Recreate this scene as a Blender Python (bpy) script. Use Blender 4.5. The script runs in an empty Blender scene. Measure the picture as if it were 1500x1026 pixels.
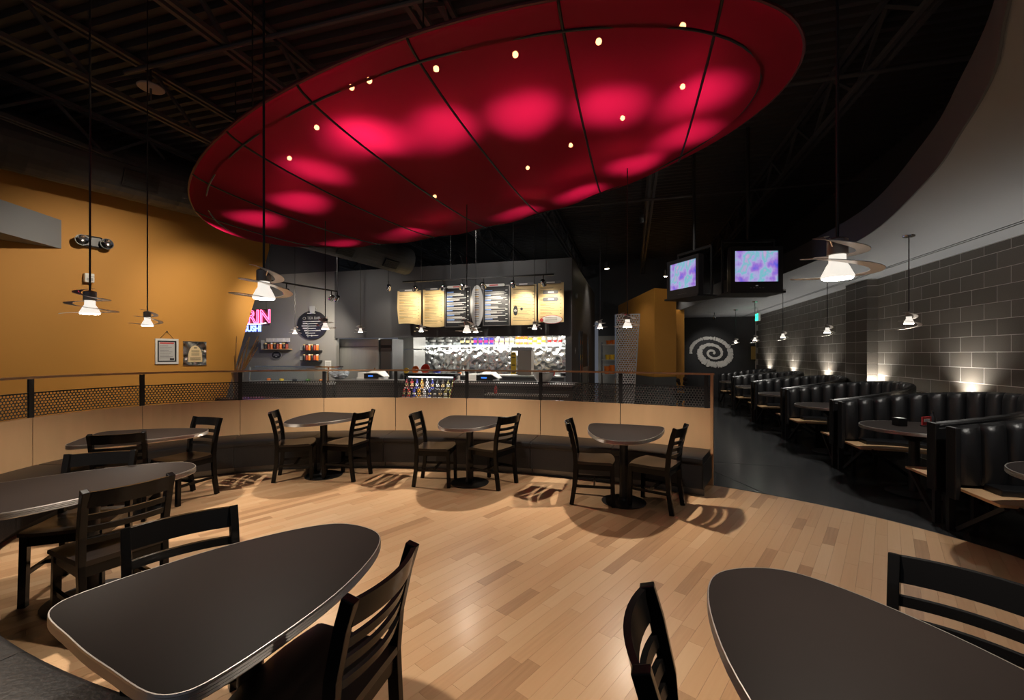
import bpy, bmesh, math, random
from mathutils import Vector, Matrix
random.seed(7)
sc = bpy.context.scene
COL = sc.collection
PI = math.pi
F = 630.0                                   # focal length in pixels of the 1500 x 1026 frame
EYE = 1.6
# ------------------------------------------------------------------ camera, world, exposure
cam_d = bpy.data.cameras.new('camera'); cam = bpy.data.objects.new('camera', cam_d); COL.objects.link(cam)
cam.location = (0, 0, EYE); cam.rotation_euler = (PI/2, 0, 0)
cam_d.sensor_width = 36.0; cam_d.lens = F/1500*36.0; cam_d.shift_y = 6/1500; cam_d.clip_start = 0.05; cam_d.clip_end = 200
sc.camera = cam
world = bpy.data.worlds.new('world'); sc.world = world; world.use_nodes = True
world.node_tree.nodes['Background'].inputs[0].default_value = (0.80, 0.85, 1.0, 1)
world.node_tree.nodes['Background'].inputs[1].default_value = 0.10
sc.view_settings.view_transform = 'Standard'; sc.view_settings.look = 'None'
sc.view_settings.gamma = 1.0; sc.view_settings.use_curve_mapping = False
sc.view_settings.exposure = 0.0
sc.cycles.use_denoising = True
P_PEND = 150.0        # table pendants
P_BOOTH = 60.0       # pendants over the booths
P_CAN = 21.0         # lamps inside the red canopy
P_TRACK = 52.0       # track heads on the menus

# ------------------------------------------------------------------ frames
# building axes: u runs along the kitchen front, v along the block wall
AZ = -math.atan2(.269, .963)
U = Vector((.963, -.269, 0)).normalized(); V = Vector((.269, .963, 0)).normalized()
def W(u, v, z=0.0): return U*u + V*v + Vector((0, 0, z))
def uv(X, Y): p = Vector((X, Y, 0)); return p.dot(U), p.dot(V)
def ux(px, v):                              # u of the point of the row v seen in direction px
    r = (px-750)/F
    return v*(V.x - r*V.y)/(r*U.y - U.x)
def at(px, py, Y): return Vector(((px-750)*Y/F, Y, EYE-(py-519)*Y/F))
def on(px, py, v):                          # point of the plane v seen at a pixel -> (u, z)
    u = ux(px, v); Y = W(u, v).y
    return u, EYE-(py-519)*Y/F

# ------------------------------------------------------------------ materials
MATS = {}
def mat(name, col, rough=.5, metal=0.0, var=0.0, scale=8.0, bump=0.0, emit=None, es=0.0, coat=0.0, spec=.5, stretch=None):
    if name in MATS: return MATS[name]
    m = bpy.data.materials.new(name); m.use_nodes = True
    nt = m.node_tree; b = nt.nodes['Principled BSDF']
    b.inputs['Base Color'].default_value = (*col, 1); b.inputs['Roughness'].default_value = rough
    b.inputs['Metallic'].default_value = metal; b.inputs['Specular IOR Level'].default_value = spec
    b.inputs['Coat Weight'].default_value = coat
    if var or bump:
        tc = nt.nodes.new('ShaderNodeTexCoord'); n = nt.nodes.new('ShaderNodeTexNoise')
        n.inputs['Scale'].default_value = scale; n.inputs['Detail'].default_value = 5
        mp = nt.nodes.new('ShaderNodeMapping'); mp.inputs['Scale'].default_value = stretch or (1, 1, 1)
        nt.links.new(tc.outputs['Object'], mp.inputs['Vector']); nt.links.new(mp.outputs[0], n.inputs['Vector'])
        if var:
            mx = nt.nodes.new('ShaderNodeMix'); mx.data_type = 'RGBA'
            mx.inputs['A'].default_value = (*[max(0, c*(1-var)) for c in col], 1)
            mx.inputs['B'].default_value = (*[min(1, c*(1+var)) for c in col], 1)
            nt.links.new(n.outputs['Fac'], mx.inputs['Factor']); nt.links.new(mx.outputs['Result'], b.inputs['Base Color'])
        if bump:
            bp = nt.nodes.new('ShaderNodeBump'); bp.inputs['Strength'].default_value = bump; bp.inputs['Distance'].default_value = .01
            nt.links.new(n.outputs['Fac'], bp.inputs['Height']); nt.links.new(bp.outputs[0], b.inputs['Normal'])
    if emit:
        b.inputs['Emission Color'].default_value = (*emit, 1); b.inputs['Emission Strength'].default_value = es
    MATS[name] = m
    return m
black_lacquer = mat('black_lacquer', (.0045, .0042, .0042), .22, spec=.18)
black_metal = mat('black_metal', (.012, .012, .013), .45)
black_vinyl = mat('black_vinyl', (.008, .008, .009), .36, bump=.15, scale=60)
ceil_black = mat('ceiling_black_paint', (.050, .054, .062), .6)
deck_black = mat('deck_black_paint', (.036, .040, .047), .7)
dark_wall = mat('charcoal_paint', (.082, .082, .086), .6)
grey_wall = mat('warm_grey_paint', (.30, .295, .28), .7)
orange = mat('orange_paint', (.56, .26, .042), .65, var=.05, scale=2)
soffit_grey = mat('soffit_grey_paint', (.235, .245, .262), .75)
fascia = mat('fascia_dark_grey', (.080, .090, .104), .7)
plywood = mat('maple_plywood', (.64, .41, .22), .42, var=.10, scale=3, stretch=(2.5, 2.5, .6), coat=.15)
ply_edge = mat('maple_rail', (.55, .32, .16), .4, var=.1, scale=20)
concrete = mat('polished_dark_concrete', (.030, .031, .033), .24, var=.35, scale=1.5, spec=.5)
laminate = mat('brown_black_laminate', (.016, .0125, .0115), .50, var=.12, scale=4, spec=.06)
alu = mat('ribbed_aluminium', (.50, .47, .44), .4, .9)
chrome = mat('chrome', (.75, .75, .75), .12, 1.0)
steel = mat('brushed_steel', (.50, .50, .48), .36, .6, var=.12, scale=30, stretch=(1, 1, .05))
steel_dark = mat('dark_steel_front', (.16, .16, .16), .4, .8)
socket_m = mat('lamp_socket_grey', (.32, .30, .28), .45, .6)
spiral_m = mat('spun_aluminium', (.80, .76, .72), .3, .2)
white_p = mat('white_plastic', (.78, .78, .75), .4)
blk_p = mat('black_plastic', (.015, .015, .017), .35)
cream = mat('cream_menu_print', (.80, .60, .30), .5, var=.06, scale=2)
blackboard = mat('black_menu_print', (.020, .021, .024), .45)
silver = mat('silver_print', (.70, .70, .69), .4, 0, var=.08, scale=12)
ink_d = mat('dark_ink', (.10, .075, .05), .6)
ink_l = mat('light_ink', (.72, .72, .70), .6)
ink_b = mat('blue_ink', (.18, .32, .70), .6)
ink_o = mat('ochre_ink', (.65, .40, .12), .6)
red_p = mat('red_print', (.55, .04, .04), .5)
bulb_face = mat('lamp_lens_lit', (1, .95, .85), .3, emit=(1, .90, .76), es=40)
bulb_glass = mat('lamp_glass_lit', (.85, .85, .83), .15, emit=(1, .93, .82), es=.9, metal=.2)
dot_lit = mat('canopy_bulb_lit', (1, .8, .5), .3, emit=(1, .74, .40), es=45)
mortar = mat('mortar_light', (.85, .83, .79), .8)

def block_material():
    m = bpy.data.materials.new('ground_face_block'); m.use_nodes = True
    nt = m.node_tree; b = nt.nodes['Principled BSDF']
    oi = nt.nodes.new('ShaderNodeObjectInfo'); tc = nt.nodes.new('ShaderNodeTexCoord')
    n = nt.nodes.new('ShaderNodeTexNoise'); n.inputs['Scale'].default_value = 90; n.inputs['Detail'].default_value = 3
    nt.links.new(tc.outputs['Object'], n.inputs['Vector'])
    a = nt.nodes.new('ShaderNodeMath'); a.operation = 'MULTIPLY_ADD'; a.inputs[1].default_value = .5
    nt.links.new(oi.outputs['Random'], a.inputs[0]); nt.links.new(n.outputs['Fac'], a.inputs[2])
    r = nt.nodes.new('ShaderNodeValToRGB'); r.color_ramp.elements[0].position = .3; r.color_ramp.elements[1].position = 1.1
    r.color_ramp.elements[0].color = (.105, .094, .080, 1); r.color_ramp.elements[1].color = (.185, .165, .142, 1)
    nt.links.new(a.outputs[0], r.inputs[0]); nt.links.new(r.outputs[0], b.inputs['Base Color'])
    b.inputs['Roughness'].default_value = .45
    return m
block_m = block_material()

def plank_material():
    m = bpy.data.materials.new('maple_strip_floor'); m.use_nodes = True
    nt = m.node_tree; b = nt.nodes['Principled BSDF']
    at_ = nt.nodes.new('ShaderNodeAttribute'); at_.attribute_name = 'tone'
    r = nt.nodes.new('ShaderNodeValToRGB')
    r.color_ramp.elements[0].color = (.36, .205, .105, 1); r.color_ramp.elements[1].color = (.64, .43, .25, 1)
    e = r.color_ramp.elements.new(.35); e.color = (.55, .335, .178, 1)
    tc = nt.nodes.new('ShaderNodeTexCoord'); mp = nt.nodes.new('ShaderNodeMapping')
    mp.inputs['Rotation'].default_value = (0, 0, -math.atan2(.753, .658)); mp.inputs['Scale'].default_value = (1, 1, 1)
    mp2 = nt.nodes.new('ShaderNodeMapping'); mp2.inputs['Scale'].default_value = (3, 60, 1)
    n = nt.nodes.new('ShaderNodeTexNoise'); n.inputs['Scale'].default_value = 1; n.inputs['Detail'].default_value = 4
    nt.links.new(tc.outputs['Object'], mp.inputs[0]); nt.links.new(mp.outputs[0], mp2.inputs[0]); nt.links.new(mp2.outputs[0], n.inputs['Vector'])
    ma = nt.nodes.new('ShaderNodeMath'); ma.operation = 'MULTIPLY_ADD'; ma.inputs[1].default_value = .35
    sb = nt.nodes.new('ShaderNodeMath'); sb.operation = 'SUBTRACT'; sb.inputs[1].default_value = .175
    nt.links.new(n.outputs['Fac'], ma.inputs[0]); nt.links.new(at_.outputs['Fac'], ma.inputs[2]); nt.links.new(ma.outputs[0], sb.inputs[0])
    nt.links.new(sb.outputs[0], r.inputs[0]); nt.links.new(r.outputs[0], b.inputs['Base Color'])
    b.inputs['Roughness'].default_value = .34; b.inputs['Coat Weight'].default_value = .25; b.inputs['Coat Roughness'].default_value = .22
    return m
plank_m = plank_material()

def perforated(name, col, pitch, metal=.6, rough=.45, hole=.36):
    # sheet metal with a staggered grid of round holes, in metres of the UV map
    m = bpy.data.materials.new(name); m.use_nodes = True
    nt = m.node_tree; b = nt.nodes['Principled BSDF']; out = nt.nodes['Material Output']
    b.inputs['Base Color'].default_value = (*col, 1); b.inputs['Metallic'].default_value = metal; b.inputs['Roughness'].default_value = rough
    tc = nt.nodes.new('ShaderNodeTexCoord'); sx = nt.nodes.new('ShaderNodeSeparateXYZ'); nt.links.new(tc.outputs['UV'], sx.inputs[0])
    def M(op, a, bb=None):
        n = nt.nodes.new('ShaderNodeMath'); n.operation = op
        for i, q in enumerate((a, bb)):
            if q is None: continue
            if isinstance(q, (int, float)): n.inputs[i].default_value = q
            else: nt.links.new(q, n.inputs[i])
        return n.outputs[0]
    rp = pitch*.866
    def lattice(ox, oy):
        x = M('SUBTRACT', M('FRACT', M('ADD', M('DIVIDE', sx.outputs[0], pitch), ox)), .5)
        y = M('MULTIPLY', M('SUBTRACT', M('FRACT', M('ADD', M('DIVIDE', sx.outputs[1], 2*rp), oy)), .5), 1.732)
        return M('SQRT', M('ADD', M('MULTIPLY', x, x), M('MULTIPLY', y, y)))
    d = M('MINIMUM', lattice(0, 0), lattice(.5, .5))
    h = M('LESS_THAN', d, hole)
    tr = nt.nodes.new('ShaderNodeBsdfTransparent'); mx = nt.nodes.new('ShaderNodeMixShader')
    nt.links.new(h, mx.inputs[0]); nt.links.new(b.outputs[0], mx.inputs[1]); nt.links.new(tr.outputs[0], mx.inputs[2])
    nt.links.new(mx.outputs[0], out.inputs[0])
    return m
perf_rail = perforated('perforated_rail_sheet', (.10, .098, .095), .034)
perf_screen = perforated('perforated_screen_sheet', (.48, .48, .47), .05, .3, .4, .33)

def fabric_material():
    m = bpy.data.materials.new('red_stretch_fabric'); m.use_nodes = True
    nt = m.node_tree; out = nt.nodes['Material Output']; nt.nodes.remove(nt.nodes['Principled BSDF'])
    d = nt.nodes.new('ShaderNodeBsdfDiffuse'); d.inputs[0].default_value = (.22, .024, .028, 1)
    t = nt.nodes.new('ShaderNodeBsdfTranslucent'); t.inputs[0].default_value = (.95, .013, .112, 1)
    g = nt.nodes.new('ShaderNodeBsdfGlossy'); g.inputs[0].default_value = (.5, .3, .35, 1); g.inputs[1].default_value = .5
    tr = nt.nodes.new('ShaderNodeBsdfTransparent'); tr.inputs[0].default_value = (1, .55, .4, 1)
    m1 = nt.nodes.new('ShaderNodeMixShader'); m1.inputs[0].default_value = .55
    m2 = nt.nodes.new('ShaderNodeMixShader'); m2.inputs[0].default_value = .03
    m3 = nt.nodes.new('ShaderNodeMixShader'); m3.inputs[0].default_value = .085
    nt.links.new(d.outputs[0], m1.inputs[1]); nt.links.new(t.outputs[0], m1.inputs[2])
    nt.links.new(m1.outputs[0], m2.inputs[1]); nt.links.new(g.outputs[0], m2.inputs[2])
    nt.links.new(m2.outputs[0], m3.inputs[1]); nt.links.new(tr.outputs[0], m3.inputs[2])
    nt.links.new(m3.outputs[0], out.inputs[0])
    return m
fabric = fabric_material()

def glass_material(name, col=(1, 1, 1), rough=.02):
    m = bpy.data.materials.new(name); m.use_nodes = True
    nt = m.node_tree; out = nt.nodes['Material Output']; nt.nodes.remove(nt.nodes['Principled BSDF'])
    tr = nt.nodes.new('ShaderNodeBsdfTransparent'); tr.inputs[0].default_value = (*col, 1)
    g = nt.nodes.new('ShaderNodeBsdfGlossy'); g.inputs[1].default_value = rough
    mx = nt.nodes.new('ShaderNodeMixShader'); mx.inputs[0].default_value = .12
    nt.links.new(tr.outputs[0], mx.inputs[1]); nt.links.new(g.outputs[0], mx.inputs[2]); nt.links.new(mx.outputs[0], out.inputs[0])
    return m
clear_glass = glass_material('clear_glass', (.92, .96, .95))

def splash_material():
    m = bpy.data.materials.new('swirled_steel_backsplash'); m.use_nodes = True
    nt = m.node_tree; b = nt.nodes['Principled BSDF']
    b.inputs['Metallic'].default_value = 1; b.inputs['Base Color'].default_value = (.66, .66, .64, 1); b.inputs['Roughness'].default_value = .26
    tc = nt.nodes.new('ShaderNodeTexCoord'); vo = nt.nodes.new('ShaderNodeTexVoronoi'); vo.inputs['Scale'].default_value = 7
    vo.feature = 'SMOOTH_F1'
    nt.links.new(tc.outputs['Object'], vo.inputs['Vector'])
    bp = nt.nodes.new('ShaderNodeBump'); bp.inputs['Strength'].default_value = 1; bp.inputs['Distance'].default_value = .06
    nt.links.new(vo.outputs['Distance'], bp.inputs['Height']); nt.links.new(bp.outputs[0], b.inputs['Normal'])
    return m
splash = splash_material()

def screen_material():
    m = bpy.data.materials.new('television_picture'); m.use_nodes = True
    nt = m.node_tree; b = nt.nodes['Principled BSDF']
    tc = nt.nodes.new('ShaderNodeTexCoord'); mp = nt.nodes.new('ShaderNodeMapping'); mp.inputs['Scale'].default_value = (5, 5, 4)
    n = nt.nodes.new('ShaderNodeTexNoise'); n.inputs['Scale'].default_value = 1.0; n.inputs['Detail'].default_value = 3
    nt.links.new(tc.outputs['Object'], mp.inputs[0]); nt.links.new(mp.outputs[0], n.inputs['Vector'])
    r = nt.nodes.new('ShaderNodeValToRGB'); cr = r.color_ramp
    cr.elements[0].position = .30; cr.elements[0].color = (.10, .12, .85, 1); cr.elements[1].position = .72; cr.elements[1].color = (.75, .78, .85, 1)
    for p, c in ((.42, (.42, .22, .78, 1)), (.5, (.50, .48, .85, 1)), (.56, (.20, .62, .70, 1)), (.63, (.62, .42, .75, 1))):
        e = cr.elements.new(p); e.color = c
    nt.links.new(n.outputs['Fac'], r.inputs[0])
    b.inputs['Base Color'].default_value = (.02, .02, .02, 1); b.inputs['Roughness'].default_value = .15
    nt.links.new(r.outputs[0], b.inputs['Emission Color']); b.inputs['Emission Strength'].default_value = .8
    return m
tv_picture = screen_material()

# ------------------------------------------------------------------ mesh builder
class MB:
    def __init__(s): s.v = []; s.f = []; s.uvs = None
    def add(s, vs, fs):
        o = len(s.v); s.v += [Vector(p) for p in vs]; s.f += [tuple(i+o for i in q) for q in fs]; return s
    def box(s, x0, x1, y0, y1, z0, z1):
        v = [(x, y, z) for x in (x0, x1) for y in (y0, y1) for z in (z0, z1)]
        return s.add(v, [(0, 1, 3, 2), (4, 6, 7, 5), (0, 4, 5, 1), (2, 3, 7, 6), (0, 2, 6, 4), (1, 5, 7, 3)])
    def bar(s, p, q, w, h, up=(0, 0, 1)):                                  # square bar between two points
        p = Vector(p); q = Vector(q); d = (q-p).normalized(); up = Vector(up)
        if abs(d.dot(up)) > .98: up = Vector((1, 0, 0))
        a = d.cross(up).normalized(); b = a.cross(d).normalized()
        v = [e + a*(sx*w/2) + b*(sy*h/2) for e in (p, q) for sx, sy in ((-1, -1), (1, -1), (1, 1), (-1, 1))]
        return s.add(v, [(3, 2, 1, 0), (4, 5, 6, 7), (0, 1, 5, 4), (1, 2, 6, 5), (2, 3, 7, 6), (3, 0, 4, 7)])
    def sweep(s, path, sec, closed=False, up=(0, 0, 1), ends=True):        # section [(a,b)] along a path: a sideways, b up
        path = [Vector(p) for p in path]; n = len(path); m = len(sec); up = Vector(up); vs = []
        for i, p in enumerate(path):
            d = (path[(i+1) % n]-path[i-1]) if closed else (path[min(i+1, n-1)]-path[max(i-1, 0)])
            d.normalize(); a = d.cross(up)
            a = a.normalized() if a.length > 1e-4 else Vector((1, 0, 0)); b = a.cross(d).normalized()
            vs += [p + a*x + b*y for x, y in sec]
        fs = []
        for i in range(n if closed else n-1):
            j = (i+1) % n
            for k in range(m):
                l = (k+1) % m; fs.append((i*m+k, j*m+k, j*m+l, i*m+l))
        if not closed and ends: fs += [tuple(range(m)), tuple((n-1)*m+k for k in reversed(range(m)))]
        return s.add(vs, fs)
    def tube(s, path, r, n=10, closed=False):
        return s.sweep(path, [(r*math.cos(2*PI*k/n), r*math.sin(2*PI*k/n)) for k in range(n)], closed)
    def lathe(s, prof, n=20, c=(0, 0, 0)):                                 # profile [(r, z)]
        m = len(prof); vs = [(c[0]+r*math.cos(2*PI*i/n), c[1]+r*math.sin(2*PI*i/n), c[2]+z) for i in range(n) for r, z in prof]
        fs = [(i*m+k, ((i+1) % n)*m+k, ((i+1) % n)*m+k+1, i*m+k+1) for i in range(n) for k in range(m-1)]
        if prof[0][0] > 1e-6: fs.append(tuple(i*m for i in reversed(range(n))))
        if prof[-1][0] > 1e-6: fs.append(tuple(i*m+m-1 for i in range(n)))
        return s.add(vs, fs)
    def prism(s, poly, z0, z1):
        n = len(poly); v = [(x, y, z0) for x, y in poly]+[(x, y, z1) for x, y in poly]
        return s.add(v, [tuple(reversed(range(n))), tuple(range(n, 2*n))]+[(i, (i+1) % n, n+(i+1) % n, n+i) for i in range(n)])
    def plate(s, poly, o, ax, ay, t):                                      # 2D polygon in the plane o + a*ax + b*ay, thickness t towards ax x ay
        o = Vector(o); ax = Vector(ax); ay = Vector(ay); nn = ax.cross(ay).normalized()*t; n = len(poly)
        v = [o+ax*a+ay*b for a, b in poly]; v = v+[p+nn for p in v]
        return s.add(v, [tuple(reversed(range(n))), tuple(range(n, 2*n))]+[(i, (i+1) % n, n+(i+1) % n, n+i) for i in range(n)])
    def sphere(s, c, r, n=12, m=8, sz=1.0):
        return s.lathe([(r*math.sin(PI*k/m) if 0 < k < m else 0.0, -r*sz*math.cos(PI*k/m)) for k in range(m+1)], n, c)
    def build(s, name, m, parent=None, smooth=False, bevel=0, rel=None):
        me = bpy.data.meshes.new(name)
        off = Vector(rel) if rel is not None else Vector((0, 0, 0))
        me.from_pydata([p-off for p in s.v], [], s.f)
        bm = bmesh.new(); bm.from_mesh(me)
        if s.uvs is None: bmesh.ops.remove_doubles(bm, verts=bm.verts, dist=1e-6)
        bmesh.ops.recalc_face_normals(bm, faces=bm.faces)
        if bevel: bmesh.ops.bevel(bm, geom=[e for e in bm.edges if e.is_manifold and e.calc_face_angle(0) > .6], offset=bevel, segments=2, affect='EDGES', profile=.6)
        bm.to_mesh(me); bm.free()
        if m: me.materials.append(m)
        if smooth:
            for p in me.polygons: p.use_smooth = True
            me.set_sharp_from_angle(angle=math.radians(40))
        o = bpy.data.objects.new(name, me); COL.objects.link(o)
        if parent: o.parent = parent
        return o
def set_uv(o, fn):
    me = o.data; l = me.uv_layers.new(name='UVMap')
    for lp in me.loops: l.data[lp.index].uv = fn(me.vertices[lp.vertex_index].co)
def tag(o, label=None, cat=None, group=None, kind=None):
    if label: o['label'] = label
    if cat: o['category'] = cat
    if group: o['group'] = group
    if kind: o['kind'] = kind
    return o
def thing(name, label, cat, loc=(0, 0, 0), rz=0.0, group=None):
    o = bpy.data.objects.new(name, None); COL.objects.link(o); o.empty_display_size = .1
    o.location = loc; o.rotation_euler = (0, 0, rz)
    return tag(o, label, cat, group)
def struct(o): o['kind'] = 'structure'; return o
def dup(root, loc=None, rz=None, label=None):
    def cp(o, par):
        c = o.copy(); COL.objects.link(c); c.parent = par
        for ch in o.children: cp(ch, c)
        return c
    r = cp(root, None)
    if loc is not None: r.location = loc
    if rz is not None: r.rotation_euler = (0, 0, rz)
    if label: r['label'] = label
    return r
def light(name, kind, loc, power, col=(1, .87, .72), parent=None, target=None, size=math.radians(100), blend=.5, radius=.03, shape=None):
    d = bpy.data.lights.new(name, kind); d.energy = power; d.color = col
    if kind == 'SPOT': d.spot_size = size; d.spot_blend = blend; d.shadow_soft_size = radius
    elif kind == 'POINT': d.shadow_soft_size = radius
    elif kind == 'AREA': d.shape = 'RECTANGLE'; d.size, d.size_y = shape
    o = bpy.data.objects.new(name, d); COL.objects.link(o); o.location = loc
    if target is not None: o.rotation_euler = (Vector(target)-Vector(loc)).to_track_quat('-Z', 'Y').to_euler()
    if parent: o.parent = parent
    return o
def text(s, size, m, parent, loc, rot, name='lettering', extrude=.002, tube=0.0):
    c = bpy.data.curves.new('t', 'FONT'); c.body = s; c.size = size; c.align_x = 'CENTER'; c.align_y = 'CENTER'
    c.extrude = extrude
    if tube: c.fill_mode = 'NONE'; c.extrude = 0; c.bevel_depth = tube; c.bevel_resolution = 2
    t = bpy.data.objects.new('t', c); COL.objects.link(t)
    bpy.context.view_layer.update()
    me = bpy.data.meshes.new_from_object(t.evaluated_get(bpy.context.evaluated_depsgraph_get()))
    bpy.data.objects.remove(t); me.materials.clear(); me.materials.append(m)
    o = bpy.data.objects.new(name, me); COL.objects.link(o); o.location = loc; o.rotation_euler = rot
    if parent: o.parent = parent
    return o

# ------------------------------------------------------------------ the oval: floor edge, half wall and bench follow it
EC = (-1.5, 3.6); EA = 4.6; EB = 2.45; EBN = 3.15
def oval(t, inset=0.0):                     # t = 0 on the +u side, PI/2 far side, PI left, beyond PI the near side
    b = EB if math.sin(t) >= 0 else EBN
    p = Vector((EC[0]+EA*math.cos(t), EC[1]+b*math.sin(t), 0))
    n = Vector((math.cos(t)/EA, math.sin(t)/b, 0)).normalized()
    q = p-n*inset
    return W(q.x, q.y)
def oval_t(px, lo=.2, hi=3.7):               # parameter of the far arc seen in direction px
    g = lambda t: oval(t).x/oval(t).y*F+750-px
    for _ in range(60):
        mid = (lo+hi)/2
        if g(mid) > 0: lo = mid
        else: hi = mid
    return (lo+hi)/2
# ------------------------------------------------------------------ SETTING: floor
fl = MB(); fl.box(-16, 14, -4, 24, -.1, -.002); floor = struct(fl.build('floor', concrete))
def joint(p, q):
    m = MB(); m.bar((p[0], p[1], -.0015), (q[0], q[1], -.0015), .008, .003); m.build('control_joint', black_metal, floor)
joint((2.95, 4.64), (2.55, 7.2)); joint((2.55, 7.2), (3.05, 16)); joint((2.65, 6.45), (4.0, 6.1))
NT = 160
oval_poly = [oval(2*PI*k/NT) for k in range(NT)]
sub = MB(); sub.prism([(p.x, p.y) for p in oval_poly], -.001, .003)
wood = struct(sub.build('floor_wood', mat('subfloor_dark_joint', (.12, .06, .03), .8)))  # dark brown subfloor that shows in the plank joints
edge = MB(); edge.sweep([p+Vector((0, 0, .004)) for p in oval_poly], [(-.012, -.004), (.004, -.004), (.004, .008), (-.012, .008)], True)
edge.build('edge_strip', black_metal, wood)
PD = Vector((.658, .753)).normalized(); PN = Vector((-PD.y, PD.x))
inner = [oval(2*PI*k/NT, .01) for k in range(NT)]; inner2 = [(p.x, p.y) for p in inner]
cpt = W(*EC); cx, cy = cpt.x, cpt.y
def clip(poly):
    for i in range(NT):
        ax, ay = inner2[i]; bx, by = inner2[(i+1) % NT]
        s = 1 if (bx-ax)*(cy-ay)-(by-ay)*(cx-ax) > 0 else -1
        out = []
        for k in range(len(poly)):
            p, q = poly[k], poly[(k+1) % len(poly)]
            dp = s*((bx-ax)*(p[1]-ay)-(by-ay)*(p[0]-ax)); dq = s*((bx-ax)*(q[1]-ay)-(by-ay)*(q[0]-ax))
            if dp >= 0: out.append(p)
            if dp*dq < 0:
                t = dp/(dp-dq); out.append((p[0]+(q[0]-p[0])*t, p[1]+(q[1]-p[1])*t))
        poly = out
        if len(poly) < 3: return None
    return poly
def inside(p):
    d = Vector((p[0], p[1], 0)); u, v = d.dot(U), d.dot(V); b = EB if v > EC[1] else EBN
    return ((u-EC[0])/EA)**2+((v-EC[1])/b)**2 < .985
planks = []
pw = .083
for r in range(-70, 71):
    a = -6.0+random.random()*.5
    while a < 6.0:
        L = random.choice((.35, .45, .55, .65, .8, .95, 1.15))*random.uniform(.9, 1.1)
        g = .0005
        pts = [Vector((cx, cy))+PD*(a+sa)+PN*(r*pw+sb) for sa, sb in ((g, g), (L-g, g), (L-g, pw-g), (g, pw-g))]
        poly = [(p.x, p.y) for p in pts]; a += L
        ins = [inside(p) for p in poly]
        if not any(ins) and not inside(((poly[0][0]+poly[2][0])/2, (poly[0][1]+poly[2][1])/2)): continue
        if not all(ins):
            poly = clip(poly)
            if not poly: continue
        c = (sum(p[0] for p in poly)/len(poly), sum(p[1] for p in poly)/len(poly))
        q = random.random(); tone = q*.55+.25 if random.random() < .8 else random.choice((.08, .12, .9))
        seen = 0.0
        if c[1] > 1.9:
            X = 750+F*c[0]/c[1]; Yp = 519+F*EYE/c[1]
            if -10 < X < 1510 and Yp < 1030: seen = L*pw/c[1]**3
        planks.append((seen, poly, tone))
planks.sort(key=lambda p: -p[0])
def plank_mesh(items, name):
    vs, fs, tn = [], [], []
    for _, poly, tone in items:
        o = len(vs); n = len(poly)
        vs += [(x, y, .003) for x, y in poly]+[(x, y, .012) for x, y in poly]
        k = [tuple(o+n+i for i in range(n))]+[(o+i, o+(i+1) % n, o+n+(i+1) % n, o+n+i) for i in range(n)]
        fs += k; tn += [tone]*len(k)
    me = bpy.data.meshes.new(name); me.from_pydata(vs, [], fs)
    a = me.attributes.new('tone', 'FLOAT', 'FACE'); a.data.foreach_set('value', tn)
    me.materials.append(plank_m)
    o = bpy.data.objects.new(name, me); COL.objects.link(o); o.parent = wood
    return o
for p in planks[:300]: plank_mesh([p], 'floor_plank')
plank_mesh(planks[300:], 'floor_planks_far')['kind'] = 'stuff'

# ------------------------------------------------------------------ SETTING: block wall on the right
WU = 4.32
m = MB()
for v0, v1, uu in ((-3, 9.30, WU-.0232), (9.30, 10.12, 4.1268), (10.12, 17.4, WU-.0232)):
    m.add([W(uu, v0, 0), W(uu, v1, 0), W(uu+.3, v1, 0), W(uu+.3, v0, 0), W(uu, v0, 2.98), W(uu, v1, 2.98), W(uu+.3, v1, 2.98), W(uu+.3, v0, 2.98)],
          [(0, 1, 5, 4), (1, 2, 6, 5), (2, 3, 7, 6), (3, 0, 4, 7), (0, 3, 2, 1), (4, 5, 6, 7)])
wall_r = struct(m.build('wall_right', mortar))
BL, BH, BG = .4064, .2032, .0075
def block_mesh(L, H):
    b = MB(); b.box(0, .03, BG/2, L-BG/2, BG/2, H-BG/2)
    me = bpy.data.meshes.new('block'); me.from_pydata(b.v, [], b.f); me.materials.append(block_m); return me
full = block_mesh(BL, BH); half = block_mesh(BL/2, BH); fullc = block_mesh(BL, 2.965-14*BH); halfc = block_mesh(BL/2, 2.965-14*BH)
low = []
def put_block(me, u, v, z, rz=0.0):
    o = bpy.data.objects.new('block', me); COL.objects.link(o); o.parent = wall_r
    o.location = W(u, v, z); o.rotation_euler = (0, 0, AZ+rz)
nb = 0
for r in range(0, 15):
    z = r*BH; H = BH if z+BH < 2.97 else 2.965-z
    for seg, (v0, v1, uu) in enumerate(((2.8, 9.30, WU-.024), (9.30, 10.12, 4.126), (10.12, 17.35, WU-.024))):
        v = v1 if seg == 0 else v0
        first = (r % 2 == 1)
        while True:
            L = BL/2 if first and seg != 1 else BL
            first = False
            if seg == 0:
                if v-L < v0: break
                vv = v-L; v -= L
            else:
                if v+L > v1+.02: break
                vv = v; v += L
            if r >= 5 and nb < 300 and vv > 3.4 and vv < 16.0:
                put_block((full if H == BH else fullc) if L == BL else (half if H == BH else halfc), uu, vv, z); nb += 1
            else: low.append((uu, vv, z, L, H))
    if r >= 5: put_block(half if H == BH else halfc, 4.126+.2, 9.297, z, PI/2)      # the return of the pilaster, facing the room
mm = MB()
for uu, vv, z, L, H in low:
    p = [W(uu+a, vv+b, z+c) for a in (0, .03) for b in (BG/2, L-BG/2) for c in (BG/2, H-BG/2)]
    mm.add(p, [(0, 1, 3, 2), (4, 6, 7, 5), (0, 4, 5, 1), (2, 3, 7, 6), (0, 2, 6, 4), (1, 5, 7, 3)])
lo = mm.build('block_courses', block_m, wall_r); lo['kind'] = 'stuff'

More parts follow.
